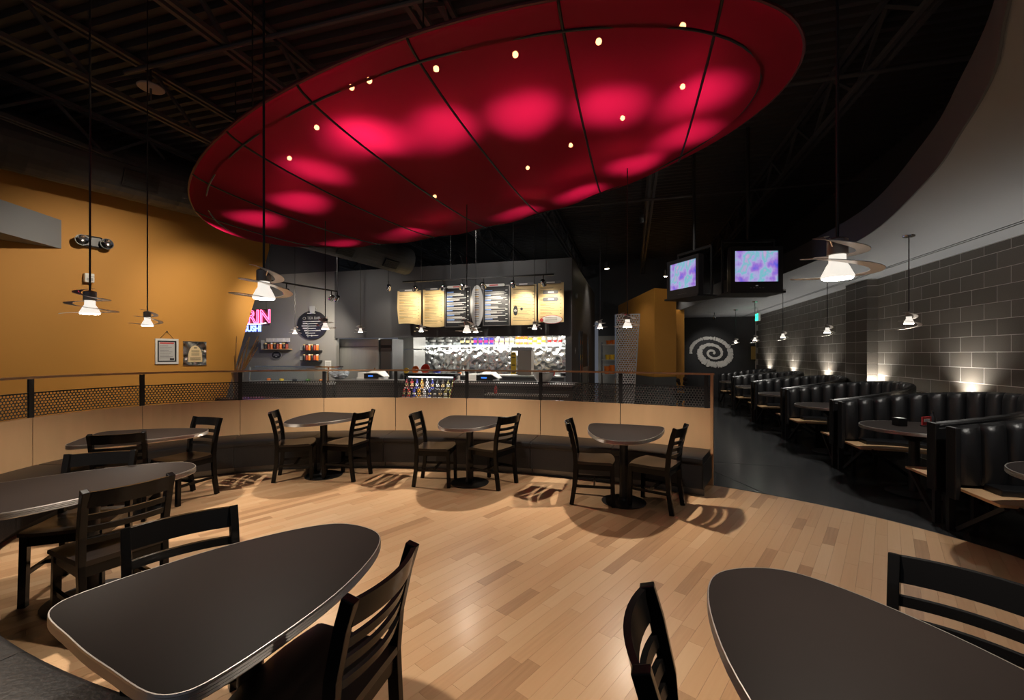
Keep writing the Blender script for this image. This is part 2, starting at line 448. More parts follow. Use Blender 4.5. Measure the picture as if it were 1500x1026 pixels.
# ------------------------------------------------------------------ SETTING: ring soffit over the booths
def spline(pts, n=12):
    pts = [Vector((p[0], p[1], 0)) for p in pts]; out = []
    for i in range(len(pts)-1):
        p0, p1, p2, p3 = pts[max(i-1, 0)], pts[i], pts[i+1], pts[min(i+2, len(pts)-1)]
        for k in range(n):
            t = k/n
            out.append(.5*((2*p1)+(p2-p0)*t+(2*p0-5*p1+4*p2-p3)*t*t+(-p0+3*p1-3*p2+p3)*t**3))
    return out+[pts[-1]]
ring = spline([(-.9, -1.9), (.2, -.4), (1.15, .80), (1.93, 1.66), (2.35, 2.09), (2.75, 2.62), (3.26, 3.37), (4.06, 4.88), (4.46, 6.4), (4.72, 8.2), (4.92, 10.4), (5.24, 13.7), (5.9, 17.8)])
outer = [W(4.75, 18.2), W(4.75, -3)]
poly = [(p.x, p.y) for p in ring]+[(p.x, p.y) for p in outer]
mm = MB()
n = len(poly); vs = [(x, y, 2.97) for x, y in poly]+[(x, y, 3.27) for x, y in poly]
mm.add(vs, [tuple(range(n)), tuple(range(n, 2*n))])
bm = bmesh.new(); bm.from_mesh(mm.build('tmp', None).data)
bmesh.ops.triangulate(bm, faces=bm.faces); me = bpy.data.meshes.new('ceiling_soffit'); bm.to_mesh(me); bm.free()
bpy.data.objects.remove(bpy.data.objects['tmp'])
me.materials.append(soffit_grey); soffit = bpy.data.objects.new('ceiling_soffit', me); COL.objects.link(soffit); struct(soffit)
mm = MB(); mm.sweep([p+Vector((0, 0, 2.96)) for p in ring], [(-.012, 0), (0, 0), (0, .33), (-.012, .33)]); struct(mm.build('trim_1', fascia))
mm = MB(); mm.bar(W(3.86, -2, 2.968), W(3.86, 17.3, 2.968), .012, .006); mm.build('reveal_line', black_metal, soffit)
mm = MB(); mm.bar(W(3.92, -2, 2.968), W(3.92, 17.3, 2.968), .012, .006); mm.build('reveal_line', black_metal, soffit)

# ------------------------------------------------------------------ SETTING: open roof with corrugated deck, joists
mm = MB(); vs = []; fs = []; vv = -4.0; prof = []
while vv < 19.0: prof += [(vv, 5.20), (vv+.06, 5.20), (vv+.085, 5.26), (vv+.145, 5.26)]; vv += .17
for v_, z_ in prof: vs += [W(-14, v_, z_), W(12, v_, z_)]
mm.add(vs, [(2*i, 2*i+1, 2*i+3, 2*i+2) for i in range(len(prof)-1)])
ceiling = struct(mm.build('ceiling', deck_black))
JU = (-9.7, -7.75, -5.83, -3.87, -1.85, .35, 2.5, 4.5)
for k, ju in enumerate(JU):
    t = thing('roof_joist', ('black steel roof joist above the grey left soffit', 'black steel roof joist above the large spiral duct', 'black steel roof joist crossing the top left corner', 'black steel roof joist just left of the red canopy top', 'black steel roof joist above the middle of the red canopy', 'black steel roof joist above the right part of the canopy', 'long black roof joist right of the red canopy', 'black roof joist above the ring soffit on the right')[k], 'joist', W(ju, -3, 4.62), AZ, 'open web joists under the roof deck')
    for s in (-1, 1):
        MB().box(s*.045-.022, s*.045+.022, 0, 20.5, 0, .05).build('bottom_chord', ceil_black, t)
        MB().box(s*.045-.022, s*.045+.022, 0, 20.5, .52, .57).build('top_chord', ceil_black, t)
    z = MB(); q = .2; up = True
    while q < 20:
        z.bar((0, q, .03 if up else .54), (0, q+.62, .54 if up else .03), .035, .035); q += .62; up = not up
    z.build('web_bars', ceil_black, t)
for k, (v_, z_, l) in enumerate(((3.3, 4.60, 'thin conduit pipe crossing under the joists at top left'), (5.4, 4.58, 'thin conduit pipe running behind the left canopy tip'), (8.7, 4.58, 'thin conduit pipe crossing above the menu boards'))):
    tag(MB().tube([W(-5.2, v_, z_), W(4.0, v_, z_)], .022, 8).build('conduit_pipe', ceil_black, smooth=True), l, 'pipe', 'conduit pipes under the roof')

# ------------------------------------------------------------------ SETTING: orange wall on the left with its slanted end
OD = Vector((.6, 1, 0)); OP = Vector((-5.73, 9.5, 0)); ON = Vector((1, -.6, 0)).normalized()   # into the room
def op(t, z=0.0): return OP+OD*t+Vector((0, 0, z))
mm = MB(); q = [op(-9), op(-.62), op(.60), op(-9)]
zz = (0, 0, 5.2, 5.2); n4 = 4
vs = [p+Vector((0, 0, z)) for p, z in zip(q, zz)]; vs += [p-ON*.18 for p in vs]
mm.add(vs, [(0, 1, 2, 3), (7, 6, 5, 4), (0, 4, 5, 1), (1, 5, 6, 2), (2, 6, 7, 3), (3, 7, 4, 0)])
struct(mm.build('wall_left', orange))
A = op(-2.51); mm = MB(); d = Vector((.135, -1, 0)); B = A+d*7.5; 
L1 = Vector((-11.5, A.y-7, 0)); L2 = op(-9)+Vector((-1, 0, 0))
pl = [A-ON*.05, B, Vector((-11, B.y, 0)), op(-7.3)-ON*.05]
mm.prism([(p.x, p.y) for p in pl], 3.30, 3.76); struct(mm.build('ceiling_box', soffit_grey))

# ------------------------------------------------------------------ SETTING: kitchen front, grey wall, far walls
KV = 9.44; KL = -7.38; KR = -1.27
def wall_box(name, u0, u1, v0, v1, z0, z1, m):
    mm = MB(); mm.add([W(a, b, c) for a in (u0, u1) for b in (v0, v1) for c in (z0, z1)], [(0, 1, 3, 2), (4, 6, 7, 5), (0, 4, 5, 1), (2, 3, 7, 6), (0, 2, 6, 4), (1, 5, 7, 3)])
    return struct(mm.build(name, m))
wall_box('wall_right_upper', WU+.05, WU+.3, -3, 17.6, 3.0, 5.25, deck_black)
wall_box('wall_back', KL, KR, KV, KV+.15, 2.01, 3.72, dark_wall)
wall_box('wall_pier', ux(828.5, KV), KR, KV, KV+.6, 0, 2.01, dark_wall)
wall_box('wall_kitchen_side', KR-.14, KR, KV+.6, 15.4, 0, 3.72, dark_wall)
wall_box('wall_kitchen_side_top', KR-.14, KR, KV+.15, KV+.6, 2.01, 3.72, dark_wall)
wall_box('ceiling_kitchen', KL, KR, KV+.15, 12.5, 3.60, 3.72, dark_wall)
wall_box('wall_upper_back', -12, 6, 17.6, 17.75, 2.9, 5.2, ceil_black)
wall_box('wall_grey', -12.5, KL, 9.50, 9.62, 0, 3.75, grey_wall)
wall_box('wall_grey_top', -12.5, KL, 9.52, 9.62, 3.75, 5.2, dark_wall)
wall_box('wall_kitchen_back', -6.6, KR-.14, 12.30, 12.42, 0, 2.6, splash)
wall_box('wall_far', 1.6, 4.9, 17.4, 17.55, 0, 2.97, mat('far_black_paint', (.026, .026, .028), .6))
wall_box('wall_far_left', KR, 1.6, 17.0, 17.12, 0, 2.3, grey_wall)
wall_box('wall_far_left_top', KR, 1.6, 17.0, 17.12, 2.3, 5.2, deck_black)
# orange stair block at the end of the aisle
mm = MB(); c0 = Vector((3.97, 12.0, 0)); c1 = Vector((3.70, 15.0, 0)); c2 = Vector((4.70, 12.3, 0)); c3 = Vector((4.75, 15.4, 0))
vs = [p+Vector((0, 0, .95)) for p in (c1, c0, c2, c3)]+[c1+Vector((0, 0, 3.30)), c0+Vector((0, 0, 3.45)), c2+Vector((0, 0, 3.45)), c3+Vector((0, 0, 3.45))]
mm.add(vs, [(0, 1, 5, 4), (1, 2, 6, 5), (2, 3, 7, 6), (3, 0, 4, 7), (0, 3, 2, 1), (4, 5, 6, 7)])
struct(mm.build('wall_orange_block', orange, bevel=.02))
mm = MB(); mm.add([p for p in (c1, c0, c2, c3)]+[p+Vector((0, 0, .95)) for p in (c1, c0, c2, c3)], [(0, 1, 5, 4), (1, 2, 6, 5), (2, 3, 7, 6), (3, 0, 4, 7), (0, 3, 2, 1), (4, 5, 6, 7)])
struct(mm.build('wall_dado', mat('slate_dado', (.09, .09, .09), .6, var=.3, scale=30)))
mm = MB(); e0 = Vector((4.98, 13.2, 0)); e1 = Vector((5.31, 13.25, 0)); e2 = Vector((5.7, 15.5, 0)); e3 = Vector((4.98, 15.5, 0))
mm.prism([(p.x, p.y) for p in (e0, e1, e2, e3)], 0, 2.97); struct(mm.build('wall_orange_return', orange))
# ------------------------------------------------------------------ HALF WALL with railing, and the banquette bench
def zz3(p, z): return Vector((p.x, p.y, z))
ts = [oval_t(x) for x in (1043, 909, 792, 684, 580, 475, 352, 208, 45)]
def arc_next(t, L):
    s = 0
    while s < L: s += (oval(t+.004)-oval(t)).length; t += .004
    return t
T_END = 4.7
while ts[-1] < T_END-.15: ts.append(min(arc_next(ts[-1], 1.15), T_END))
hw = thing('partition_wall', 'curved plywood half wall with perforated metal railing behind the benches', 'partition')
def arc(t0, t1, inset=0.0, n=10): return [oval(t0+(t1-t0)*k/n, inset) for k in range(n+1)]
for k in range(len(ts)-1):
    a, b = ts[k], ts[k+1]; e = .0012
    mm = MB(); mm.sweep([zz3(p, .0) for p in arc(a+e, b-e)], [(-.02, .0), (.02, .0), (.02, .94), (-.02, .94)])
    mm.build('plywood_panel', plywood, hw)
    mm = MB(); pth = arc(a+.004, b-.004); mm.uvs = True; vs = []; uvl = []; s = 0
    for i, p in enumerate(pth):
        if i: s += (p-pth[i-1]).length
        for z in (.95, 1.19): vs.append(zz3(p, z)); uvl.append((s, z))
    mm.add(vs, [(2*i, 2*i+2, 2*i+3, 2*i+1) for i in range(len(pth)-1)])
    o = mm.build('mesh_panel', perf_rail, hw)
    l = o.data.uv_layers.new(name='UVMap')
    for lp in o.data.loops: l.data[lp.index].uv = uvl[lp.vertex_index]
    MB().sweep([zz3(p, 1.195) for p in arc(a+.004, b-.004)], [(-.008, -.006), (.008, -.006), (.008, .006), (-.008, .006)]).build('mesh_edge', black_metal, hw)
for k, t in enumerate(ts):
    p = oval(t+(.015 if k == 0 else 0)); d = (oval(t+.01)-oval(t-.01)).normalized()
    mm = MB(); mm.bar(zz3(p, .5), zz3(p, 1.34), .05, .02, up=d.cross(Vector((0, 0, 1)))); mm.build('rail_post', black_metal, hw)
p = oval(ts[0]); d = (oval(ts[0]+.01)-oval(ts[0]-.01)).normalized()
MB().bar(zz3(p, 0), zz3(p, 1.35), .05, .03, up=d).build('end_post', ply_edge, hw)
MB().sweep([zz3(q, 1.345) for q in arc(ts[0]-.006, T_END, 0, 120)], [(-.035, 0), (.035, 0), (.035, .022), (-.035, .022)]).build('handrail', ply_edge, hw)

bench = thing('banquette_bench', 'long curved black vinyl bench along the plywood half wall', 'bench')
bts = ts[:-1]+[4.75]
for k in range(len(bts)-1):
    a, b = bts[k]+.001, bts[k+1]-.001
    mm = MB(); mm.sweep([zz3(p, 0) for p in arc(a, b, .32)], [(-.29, .40), (-.275, .37), (.25, .37), (.25, .455), (-.26, .455), (-.285, .44)])
    mm.build('seat_cushion', black_vinyl, bench, smooth=True)
    mm = MB(); mm.sweep([zz3(p, 0) for p in arc(a, b, .585)], [(-.012, .11), (.012, .11), (.012, .385), (-.012, .385)]); mm.build('front_panel', black_vinyl, bench)
    mm = MB(); mm.sweep([zz3(p, 0) for p in arc(a, b, .48)], [(-.01, .0), (.01, .0), (.01, .12), (-.01, .12)]); mm.build('kick_plate', steel_dark, bench)
a = bts[0]
mm = MB(); mm.sweep([zz3(oval(a+.002, .04), .24), zz3(oval(a+.002, .59), .24)], [(-.012, -.13), (.012, -.13), (.012, .14), (-.012, .14)]); mm.build('end_panel', black_vinyl, bench)

# ------------------------------------------------------------------ TABLES
def pick_outline(scale=1.0, inset=0.0, n=10):
    # guitar-pick outline, broad rounded tip at +x, tighter corners on the short side
    key = [(.57, 0), (.545, .13), (.46, .225), (.30, .315), (.08, .392), (-.16, .432), (-.35, .443), (-.43, .42), (-.470, .34), (-.478, .15), (-.482, 0)]
    key = key+[(x, -y) for x, y in reversed(key[1:-1])]
    N = len(key); out = []
    for i in range(N):
        p0, p1, p2, p3 = [Vector(key[(i+j) % N]) for j in (-1, 0, 1, 2)]
        for k in range(4):
            t = k/4
            out.append(.5*((2*p1)+(p2-p0)*t+(2*p0-5*p1+4*p2-p3)*t*t+(-p0+3*p1-3*p2+p3)*t**3))
    res = []
    for i, p in enumerate(out):
        d = (out[(i+1) % len(out)]-out[i-1]).normalized(); nn = Vector((d.y, -d.x))
        res.append((p.x*.98-nn.x*inset, p.y*.94-nn.y*inset))
    return res
def make_table():
    t = thing('cafe_table', '', 'table', group='rounded triangular tables')
    MB().prism(pick_outline(inset=.003), .728, .760).build('tabletop', laminate, t)
    o = [Vector((x, y, .745)) for x, y in pick_outline(inset=.004)]
    sec = [(-.002, -.022), (.004, -.022), (.006, -.018), (.002, -.013), (.006, -.009), (.002, -.004), (.006, 0), (.002, .005), (.006, .010), (.004, .0152), (.0005, .0152)]
    MB().sweep(o, sec, True).build('edge_band', alu, t)
    MB().lathe([(.045, .015), (.045, .72), (.12, .722), (.12, .728)], 20).build('column', black_metal, t, smooth=True)
    MB().lathe([(.23, 0), (.235, .008), (.20, .018), (.06, .03), (.05, .05)], 28).build('base_plate', black_metal, t, smooth=True)
    return t
FLZ = .0125
TABLES = [((1.20, 4.62), (-.32, -.95), 'dark pick-shaped table on pedestal nearest the right end of the bench'),
          ((-.52, 5.30), (-.22, -.97), 'dark pick-shaped table standing below the menu boards by the bench'),
          ((-2.46, 5.62), (-.25, -.97), 'dark pick-shaped table below the round chalk sign, by the bench'),
          ((-3.80, 4.42), (.90, .42), 'dark pick-shaped table farthest left, below the two framed awards'),
          ((-2.74, 2.80), (.60, .80), 'dark table cut by the left picture edge between two chairs'),
          ((-.968, 1.592), (.470, .883), 'large dark table in the left foreground with ribbed metal edge'),
          ((.955, 1.11), (-.09, .996), 'large dark table in the right foreground cut by the picture bottom')]
tb = make_table()
for i, ((x, y), d, l) in enumerate(TABLES):
    o = tb if i == 0 else dup(tb)
    o.location = (x, y, FLZ); o.rotation_euler = (0, 0, math.atan2(d[1], d[0])); o['label'] = l
    if i == 5: o.scale = (.96, 1, 1)

# ------------------------------------------------------------------ CHAIRS
def make_chair():
    t = thing('dining_chair', '', 'chair', group='black ladder back chairs at the pick-shaped tables')
    mm = MB(); N = 8                                                   # saddle seat
    vs = []; fs = []
    for i in range(N+1):
        for j in range(N+1):
            x = -.215+.43*i/N; w = .195+.03*i/N; y = -w+2*w*j/N
            if i == N: x -= .03*(2*j/N-1)**2
            dip = .012*math.exp(-((x+.03)/.12)**2)*(1-((2*j/N-1)**2)*.6)
            vs.append((x, y, .465-dip-(.008 if i == N else 0)))
    k = len(vs); vs += [(x, y, .435) for x, y, z in vs]
    for i in range(N):
        for j in range(N):
            a = i*(N+1)+j; fs += [(a, a+N+1, a+N+2, a+1), (k+a, k+a+1, k+a+N+2, k+a+N+1)]
    rim = [j for j in range(N+1)]+[i*(N+1)+N for i in range(1, N+1)]+[N*(N+1)+j for j in reversed(range(N))]+[i*(N+1) for i in reversed(range(1, N))]
    fs += [(rim[q], rim[(q+1) % len(rim)], k+rim[(q+1) % len(rim)], k+rim[q]) for q in range(len(rim))]
    mm.add(vs, fs); mm.build('seat', mat('black_seat_lacquer', (.010, .007, .006), .30, spec=.4), t, smooth=True)
    for s in (-1, 1):
        MB().sweep([(.185, s*.185, .44), (.195, s*.19, .0)], [(-.019, -.019), (.019, -.019), (.019, .019), (-.019, .019)], up=(1, 0, 0)).build('leg', black_lacquer, t)
        path = [(-.235, s*.185, 0), (-.205, s*.186, .20), (-.192, s*.188, .44), (-.205, s*.190, .60), (-.240, s*.192, .76), (-.270, s*.193, .858)]
        MB().sweep(path, [(-.017, -.023), (.017, -.023), (.017, .023), (-.017, .023)], up=(1, 0, 0)).build('back_leg', black_lacquer, t, bevel=.004)
    def slat(z0, z1, th, name):
        n = 10; m = MB(); vs = []; fs = []
        zc = (z0+z1)/2; x0 = -.205-.067*max(0, (zc-.60)/.268)
        for i in range(n+1):
            q = -1+2*i/n; y = .184*q; xb = x0-.035*(1-q*q)
            tl = (z1-z0)*.25
            for dx, z, in ((0, z0), (th, z0), (th-tl, z1), (-tl, z1)): vs.append((xb+dx-th/2, y, z))
        for i in range(n):
            for k in range(4): l = (k+1) % 4; fs.append((4*i+k, 4*i+4+k, 4*i+4+l, 4*i+l))
        fs += [(0, 1, 2, 3), (4*n+3, 4*n+2, 4*n+1, 4*n)]
        m.add(vs, fs); m.build(name, black_lacquer, t, smooth=True)
    slat(.764, .852, .020, 'top_rail')
    for z in (.690, .622, .554): slat(z, z+.033, .018, 'slat')
    for s in (-1, 1): MB().box(-.19, .17, s*.19-.009, s*.19+.009, .375, .432).build('apron', black_lacquer, t)
    MB().box(.165, .195, -.17, .17, .375, .432).build('apron', black_lacquer, t)
    MB().box(-.205, -.185, -.17, .17, .375, .432).build('apron', black_lacquer, t)
    for s in (-1, 1): MB().bar((-.205, s*.187, .20), (.19, s*.187, .20), .02, .026).build('stretcher', black_lacquer, t)
    MB().bar((0, -.187, .20), (0, .187, .20), .02, .026).build('stretcher', black_lacquer, t)
    return t
CH = [((1.71, 4.34), (-.79, .60), 'black ladder back chair right of the table near the bench end'),
      ((.63, 4.73), (.98, -.20), 'black ladder back chair left of the table near the bench end'),
      ((-.02, 5.12), (-.82, .57), 'black ladder back chair right of the table under the menu boards'),
      ((-1.20, 5.33), (.99, -.08), 'black ladder back chair left of the table under the menu boards'),
      ((-1.88, 5.50), (-.96, .26), 'black ladder back chair right of the table below the round chalk sign'),
      ((-3.03, 5.46), (.95, .30), 'black ladder back chair left of the table below the round chalk sign'),
      ((-3.52, 4.98), (-.30, -.95), 'black ladder back chair behind the farthest left table, facing us'),
      ((-3.64, 3.96), (-.43, .90), 'black chair with its back to us at the farthest left table'),
      ((-3.05, 3.20), (.35, -.94), 'black chair facing us behind the table cut by the left edge'),
      ((-2.17, 2.45), (-.87, .49), 'black ladder back chair right of the table cut by the left edge'),
      ((-1.485, 1.94), (.70, -.72), 'black chair tucked behind the large table in the left foreground'),
      ((-.43, 1.47), (-.965, .255), 'black ladder back chair right of the large left foreground table'),
      ((.36, 1.18), (.94, -.33), 'black chair seen edge on, left of the right foreground table'),
      ((1.53, 1.43), (-.75, -.66), 'black chair behind the right foreground table by the picture edge')]
ch0 = make_chair()
for i, ((x, y), d, l) in enumerate(CH):
    o = ch0 if i == 0 else dup(ch0)
    dd = Vector(d).normalized()
    o.location = (x+dd.x*.272, y+dd.y*.272, FLZ); o.rotation_euler = (0, 0, math.atan2(dd.y, dd.x)); o['label'] = l

# ------------------------------------------------------------------ shape of the red canopy (lamps below it hang from its frame)
CUC, CVC, CA, CB, CPH, CZ, CSU, CSV, CBL = -2.377, 4.63, 3.728, 2.012, -.345, 3.604, .054, .049, .15
cph, sph = math.cos(CPH), math.sin(CPH)
# ribs run along v; for a given u offset find the v span of the ellipse
def can_span(du):
    # x = du c + dv s ; y = -du s + dv c ; (x/a)^2+(y/b)^2 = 1
    A_ = (sph/CA)**2+(cph/CB)**2; B_ = 2*du*cph*sph*(1/CA**2-1/CB**2); C_ = (du*cph/CA)**2+(du*sph/CB)**2-1
    D_ = B_*B_-4*A_*C_
    if D_ < 0: D_ = 0
    return (-B_-math.sqrt(D_))/(2*A_), (-B_+math.sqrt(D_))/(2*A_)
UMAX = math.sqrt((CA*cph)**2+(CB*sph)**2)
RIBS = [(.50), (-.40), (-1.33), (-2.27), (-3.25), (-4.28), (-5.30)]
def can_r2(du, dv):
    x = du*cph+dv*sph; y = -du*sph+dv*cph; return (x/CA)**2+(y/CB)**2
def sag(u_):
    edges = sorted([CUC-UMAX]+RIBS+[CUC+UMAX])
    for a, b in zip(edges, edges[1:]):
        if a <= u_ <= b: return math.sin(PI*(u_-a)/(b-a))**2*min(1, (b-a))
    return 0
def can_z(du, dv, sg=True):
    r2 = min(1, can_r2(du, dv)); w = math.sqrt(max(0, 1-r2))
    return CZ+CSU*du+CSV*dv-CBL*w-(.062*sag(CUC+du)*w**.8 if sg else 0)
# ------------------------------------------------------------------ PENDANT LAMPS with spiral bands
def make_pendant(kind):
    t = thing('pendant_lamp', '', 'lamp', group='spiral pendant lamps')
    # origin at the lit face of the bulb
    s = MB(); s.lathe([(.0001, -.003), (.044, -.003), (.0475, .002)], 20); s.build('lamp_lens', bulb_face, t)
    s = MB(); s.lathe([(.048, .0), (.050, .006), (.034, .042), (.026, .055), (.025, .085)], 20); s.build('bulb', bulb_glass, t, smooth=True)
    s = MB(); s.lathe([(.030, .082), (.032, .084), (.032, .135), (.026, .14), (.006, .145)], 20); s.build('socket', socket_m, t, smooth=True)
    if kind == 0:      # wide spiral round the bulb
        t0, t1 = .3*PI, 4.9*PI; z0, z1 = .150, -.012; r0, r1 = .050, .135
    else:              # spiral that hangs below the bulb
        t0, t1 = 0, 4.2*PI; z0, z1 = .13, -.075; r0, r1 = .045, .115
    n = 90; vs = []; fs = []
    for i in range(n+1):
        q = i/n; th = t0+(t1-t0)*q; r = r0+(r1-r0)*q**1.1; z = z0+(z1-z0)*q
        w = .020*min(1, 8*q+.2, 8*(1-q)+.1); tilt = .25*math.sin(th)
        for dr, dz in ((-w, 0), (w, .0), (w, .0025), (-w, .0025)):
            vs.append(((r+dr)*math.cos(th), (r+dr)*math.sin(th), z+dz+tilt*.05))
    for i in range(n):
        for k in range(4): l = (k+1) % 4; fs.append((4*i+k, 4*i+4+k, 4*i+4+l, 4*i+l))
    fs += [(0, 1, 2, 3), (4*n+3, 4*n+2, 4*n+1, 4*n)]
    MB().add(vs, fs).build('spiral_band', spiral_m, t, smooth=True)
    s = MB(); s.tube([(-.032, 0, .11), (-.055, 0, .135)], .003, 6); s.build('band_bracket', chrome, t)
    return t
def finish_pendant(o, top, power, plate=True, size=132):
    h = top-o.location.z
    MB().tube([(0, 0, .14), (0, 0, h)], .0055, 8).build('cord', blk_p, o)
    if plate and (top > 4.5 or top < 3): MB().lathe([(.055, h-.02), (.06, h-.005), (.06, h)], 16).build('ceiling_plate', black_metal if top > 4 else chrome, o, smooth=True)
    light('pendant_light', 'SPOT', (0, 0, -.016), power, parent=o, size=math.radians(size), blend=1.0, radius=.022)
pend = [make_pendant(0), make_pendant(1)]; used = [False, False]
def pendant(kind, x, y, z, rz, top, power, label):
    if not used[kind]: o = pend[kind]; used[kind] = True
    else:
        src = pend[kind]; o = src.copy(); COL.objects.link(o)
        for c in src.children:
            if c.name.split('.')[0] in ('cord', 'ceiling_plate', 'pendant_light'): continue
            q = c.copy(); COL.objects.link(q); q.parent = o
    o.location = (x, y, z); o.rotation_euler = (0, 0, rz); o['label'] = label
    du, dv = Vector((x, y, 0)).dot(U)-CUC, Vector((x, y, 0)).dot(V)-CVC
    if top > 4 and can_r2(du, dv) < 1: top = can_z(du, dv)-.004
    finish_pendant(o, top, power)
    if top < 3:
        for c in o.children:
            if c.type == 'LIGHT': c.data.color = (1, .95, .87)
    return o
for x, y, z, rz, top, p, l in [
        (1.15, 1.52, 1.868, .5, 5.18, P_PEND*.7, 'large spiral pendant hanging over the right foreground table'),
        (-1.20, 2.08, 1.868, 2.4, 5.18, P_PEND*.7, 'glaring spiral pendant over the left foreground table'),
        (-2.62, 2.67, 1.850, 1.0, 5.18, P_PEND, 'spiral pendant on black cord below the emergency light'),
        (-3.62, 4.27, 1.882, 3.0, 5.18, P_PEND, 'spiral pendant in front of the orange wall above the framed awards'),
        (-2.44, 5.62, 1.925, .2, 5.18, P_PEND, 'spiral pendant in front of the round chalk sign'),
        (-.56, 5.33, 1.872, 1.9, 5.18, P_PEND, 'spiral pendant below the third menu board, over a table'),
        (1.24, 4.62, 1.888, .9, 5.18, P_PEND, 'spiral pendant in front of the perforated screen panel')]:
    pendant(0, x, y, z, rz, top, p, l)
for px, py, l in ((432, 489, 'small spiral pendant at the left rim of the round chalk sign'), (528, 487, 'small spiral pendant in front of the plain charcoal wall'), (617, 486, 'small spiral pendant between the two cream menus on the left'),
                  (697, 487, 'small spiral pendant below the silver oval menu'), (783, 482, 'small spiral pendant before the second cream menu from the right'), (879, 481, 'small spiral pendant before the dark door right of the kitchen')):
    u_, z_ = on(px, py, 8.0); q = W(u_, 8.0)
    pendant(0, q.x, q.y, z_, px, 5.18, 25, l)
for k in range(6):
    vv = 3.85+2.15*k; q = W(3.07, vv)
    pendant(1, q.x, q.y, 1.95, 2.2+.3*k, 2.97, P_BOOTH, ('spiral pendant over the booth nearest the camera', 'spiral pendant over the second booth, largest by the block wall', 'spiral pendant over the third booth from the camera', 'spiral pendant over the fourth booth from the camera', 'spiral pendant over the fifth booth from the camera', 'spiral pendant over the farthest booth before the black wall')[k])
# ------------------------------------------------------------------ BOOTHS (local x towards the block wall, y along it)
def back_path(n=48, r=1.0, ext=.34):
    out = [Vector((-ext, -r, 0)), Vector((-ext/2, -r, 0))]
    out += [Vector((r*math.cos(a), r*math.sin(a), 0)) for a in [-PI/2+PI*k/n for k in range(n+1)]]
    return out+[Vector((-ext/2, r, 0)), Vector((-ext, r, 0))]
def resample(path, N):
    d = [0]
    for i in range(1, len(path)): d.append(d[-1]+(path[i]-path[i-1]).length)
    out = []; j = 0
    for k in range(N+1):
        s = d[-1]*k/N
        while j < len(d)-2 and d[j+1] < s: j += 1
        t = (s-d[j])/(d[j+1]-d[j]); out.append(path[j].lerp(path[j+1], min(1, t)))
    return out
def make_booth():
    t = thing('restaurant_booth', '', 'booth', group='round black booths along the block wall')
    NC = 20; SUB = 6
    path = resample(back_path(r=.93), NC*SUB); n = len(path)
    nrm = []
    for i in range(n):
        d = (path[min(i+1, n-1)]-path[max(i-1, 0)]).normalized(); nrm.append(Vector((-d.y, d.x, 0)))   # towards the middle
    def top(i): q = i/(n-1); return .955+.215*math.sin(PI*q)**1.1
    # outer shell
    vs = []; fs = []
    for i, p in enumerate(path):
        o = p-nrm[i]*.075; z = top(i)
        for a, zz in ((0, .30), (.05, .30), (.05, z-.03), (0, z-.03)): vs.append(Vector((o.x, o.y, zz))+nrm[i]*a)
    for i in range(n-1):
        for k in range(4): l = (k+1) % 4; fs.append((4*i+k, 4*i+4+k, 4*i+4+l, 4*i+l))
    fs += [(0, 1, 2, 3), (4*n-1, 4*n-2, 4*n-3, 4*n-4)]
    MB().add(vs, fs).build('outer_shell', black_vinyl, t)
    # channels, each a padded upright roll
    for c in range(NC):
        vs = []; fs = []
        for k in range(SUB+1):
            i = c*SUB+k; p = path[i]; q = k/SUB; bulge = .045*(1-(2*q-1)**4)+.004; z = top(i)
            if c == 0 or c == NC-1: bulge *= .9
            pr = [(-.02, .44), (bulge*.8, .44), (bulge+.012, .56), (bulge, z-.08), (bulge*.75-.01, z-.025), (bulge*.3-.03, z-.003), (-.06, z-.012), (-.078, z-.06)]
            for a, zz in pr: vs.append(Vector((p.x, p.y, zz))+nrm[i]*a)
        m_ = 8
        for k in range(SUB):
            for j in range(m_-1): fs.append((k*m_+j, k*m_+m_+j, k*m_+m_+j+1, k*m_+j+1))
        fs += [tuple(range(m_)), tuple(SUB*m_+j for j in reversed(range(m_)))]
        MB().add(vs, fs).build('back_channel', black_vinyl, t, smooth=True)
    # end caps and posts
    for s, i in ((-1, 0), (1, n-1)):
        p = path[i]
        MB().box(p.x-.03, p.x+.012, p.y+min(-.05*s, .075*s), p.y+max(-.05*s, .075*s), .30, .945).build('end_cap', black_vinyl, t, bevel=.01)
        MB().box(p.x-.03, p.x+.02, p.y+s*.05-.022, p.y+s*.05+.022, 0, .32).build('post', black_metal, t)
        MB().box(p.x+.10, p.x+.14, p.y-s*.03-.02, p.y-s*.03+.02, 0, .40).build('post', black_metal, t)
        MB().bar((p.x+.02, p.y, .03), (p.x+.05, p.y-s*.47, .385), .035, .035).build('brace', black_metal, t)
        MB().bar((p.x+.12, p.y-s*.47, .385), (p.x+.62, p.y-s*.30, .03), .035, .035).build('brace', black_metal, t)
    # plywood deck and cushion
    def ring(r_out, r_in, z0, z1, ext_out, name, m):
        o = resample(back_path(r=r_out, ext=ext_out), 40); i_ = resample(back_path(r=r_in, ext=ext_out), 40)
        vs = []; fs = []
        for a, b in zip(o, i_): vs += [(a.x, a.y, z0), (b.x, b.y, z0), (b.x, b.y, z1), (a.x, a.y, z1)]
        for k in range(40):
            for j in range(4): l = (j+1) % 4; fs.append((4*k+j, 4*k+4+j, 4*k+4+l, 4*k+l))
        fs += [(0, 1, 2, 3), (163, 162, 161, 160)]
        return MB().add(vs, fs).build(name, m, t, bevel=.004 if m is plywood else .012)
    ring(.92, .46, .385, .41, .33, 'plywood_deck', plywood)
    ring(.90, .70, .41, .465, .16, 'seat_cushion', black_vinyl)
    for a in (-50, 0, 50):
        r = math.radians(a); MB().box(.6*math.cos(r)-.02, .6*math.cos(r)+.02, .6*math.sin(r)-.02, .6*math.sin(r)+.02, 0, .385).build('post', black_metal, t)
    return t
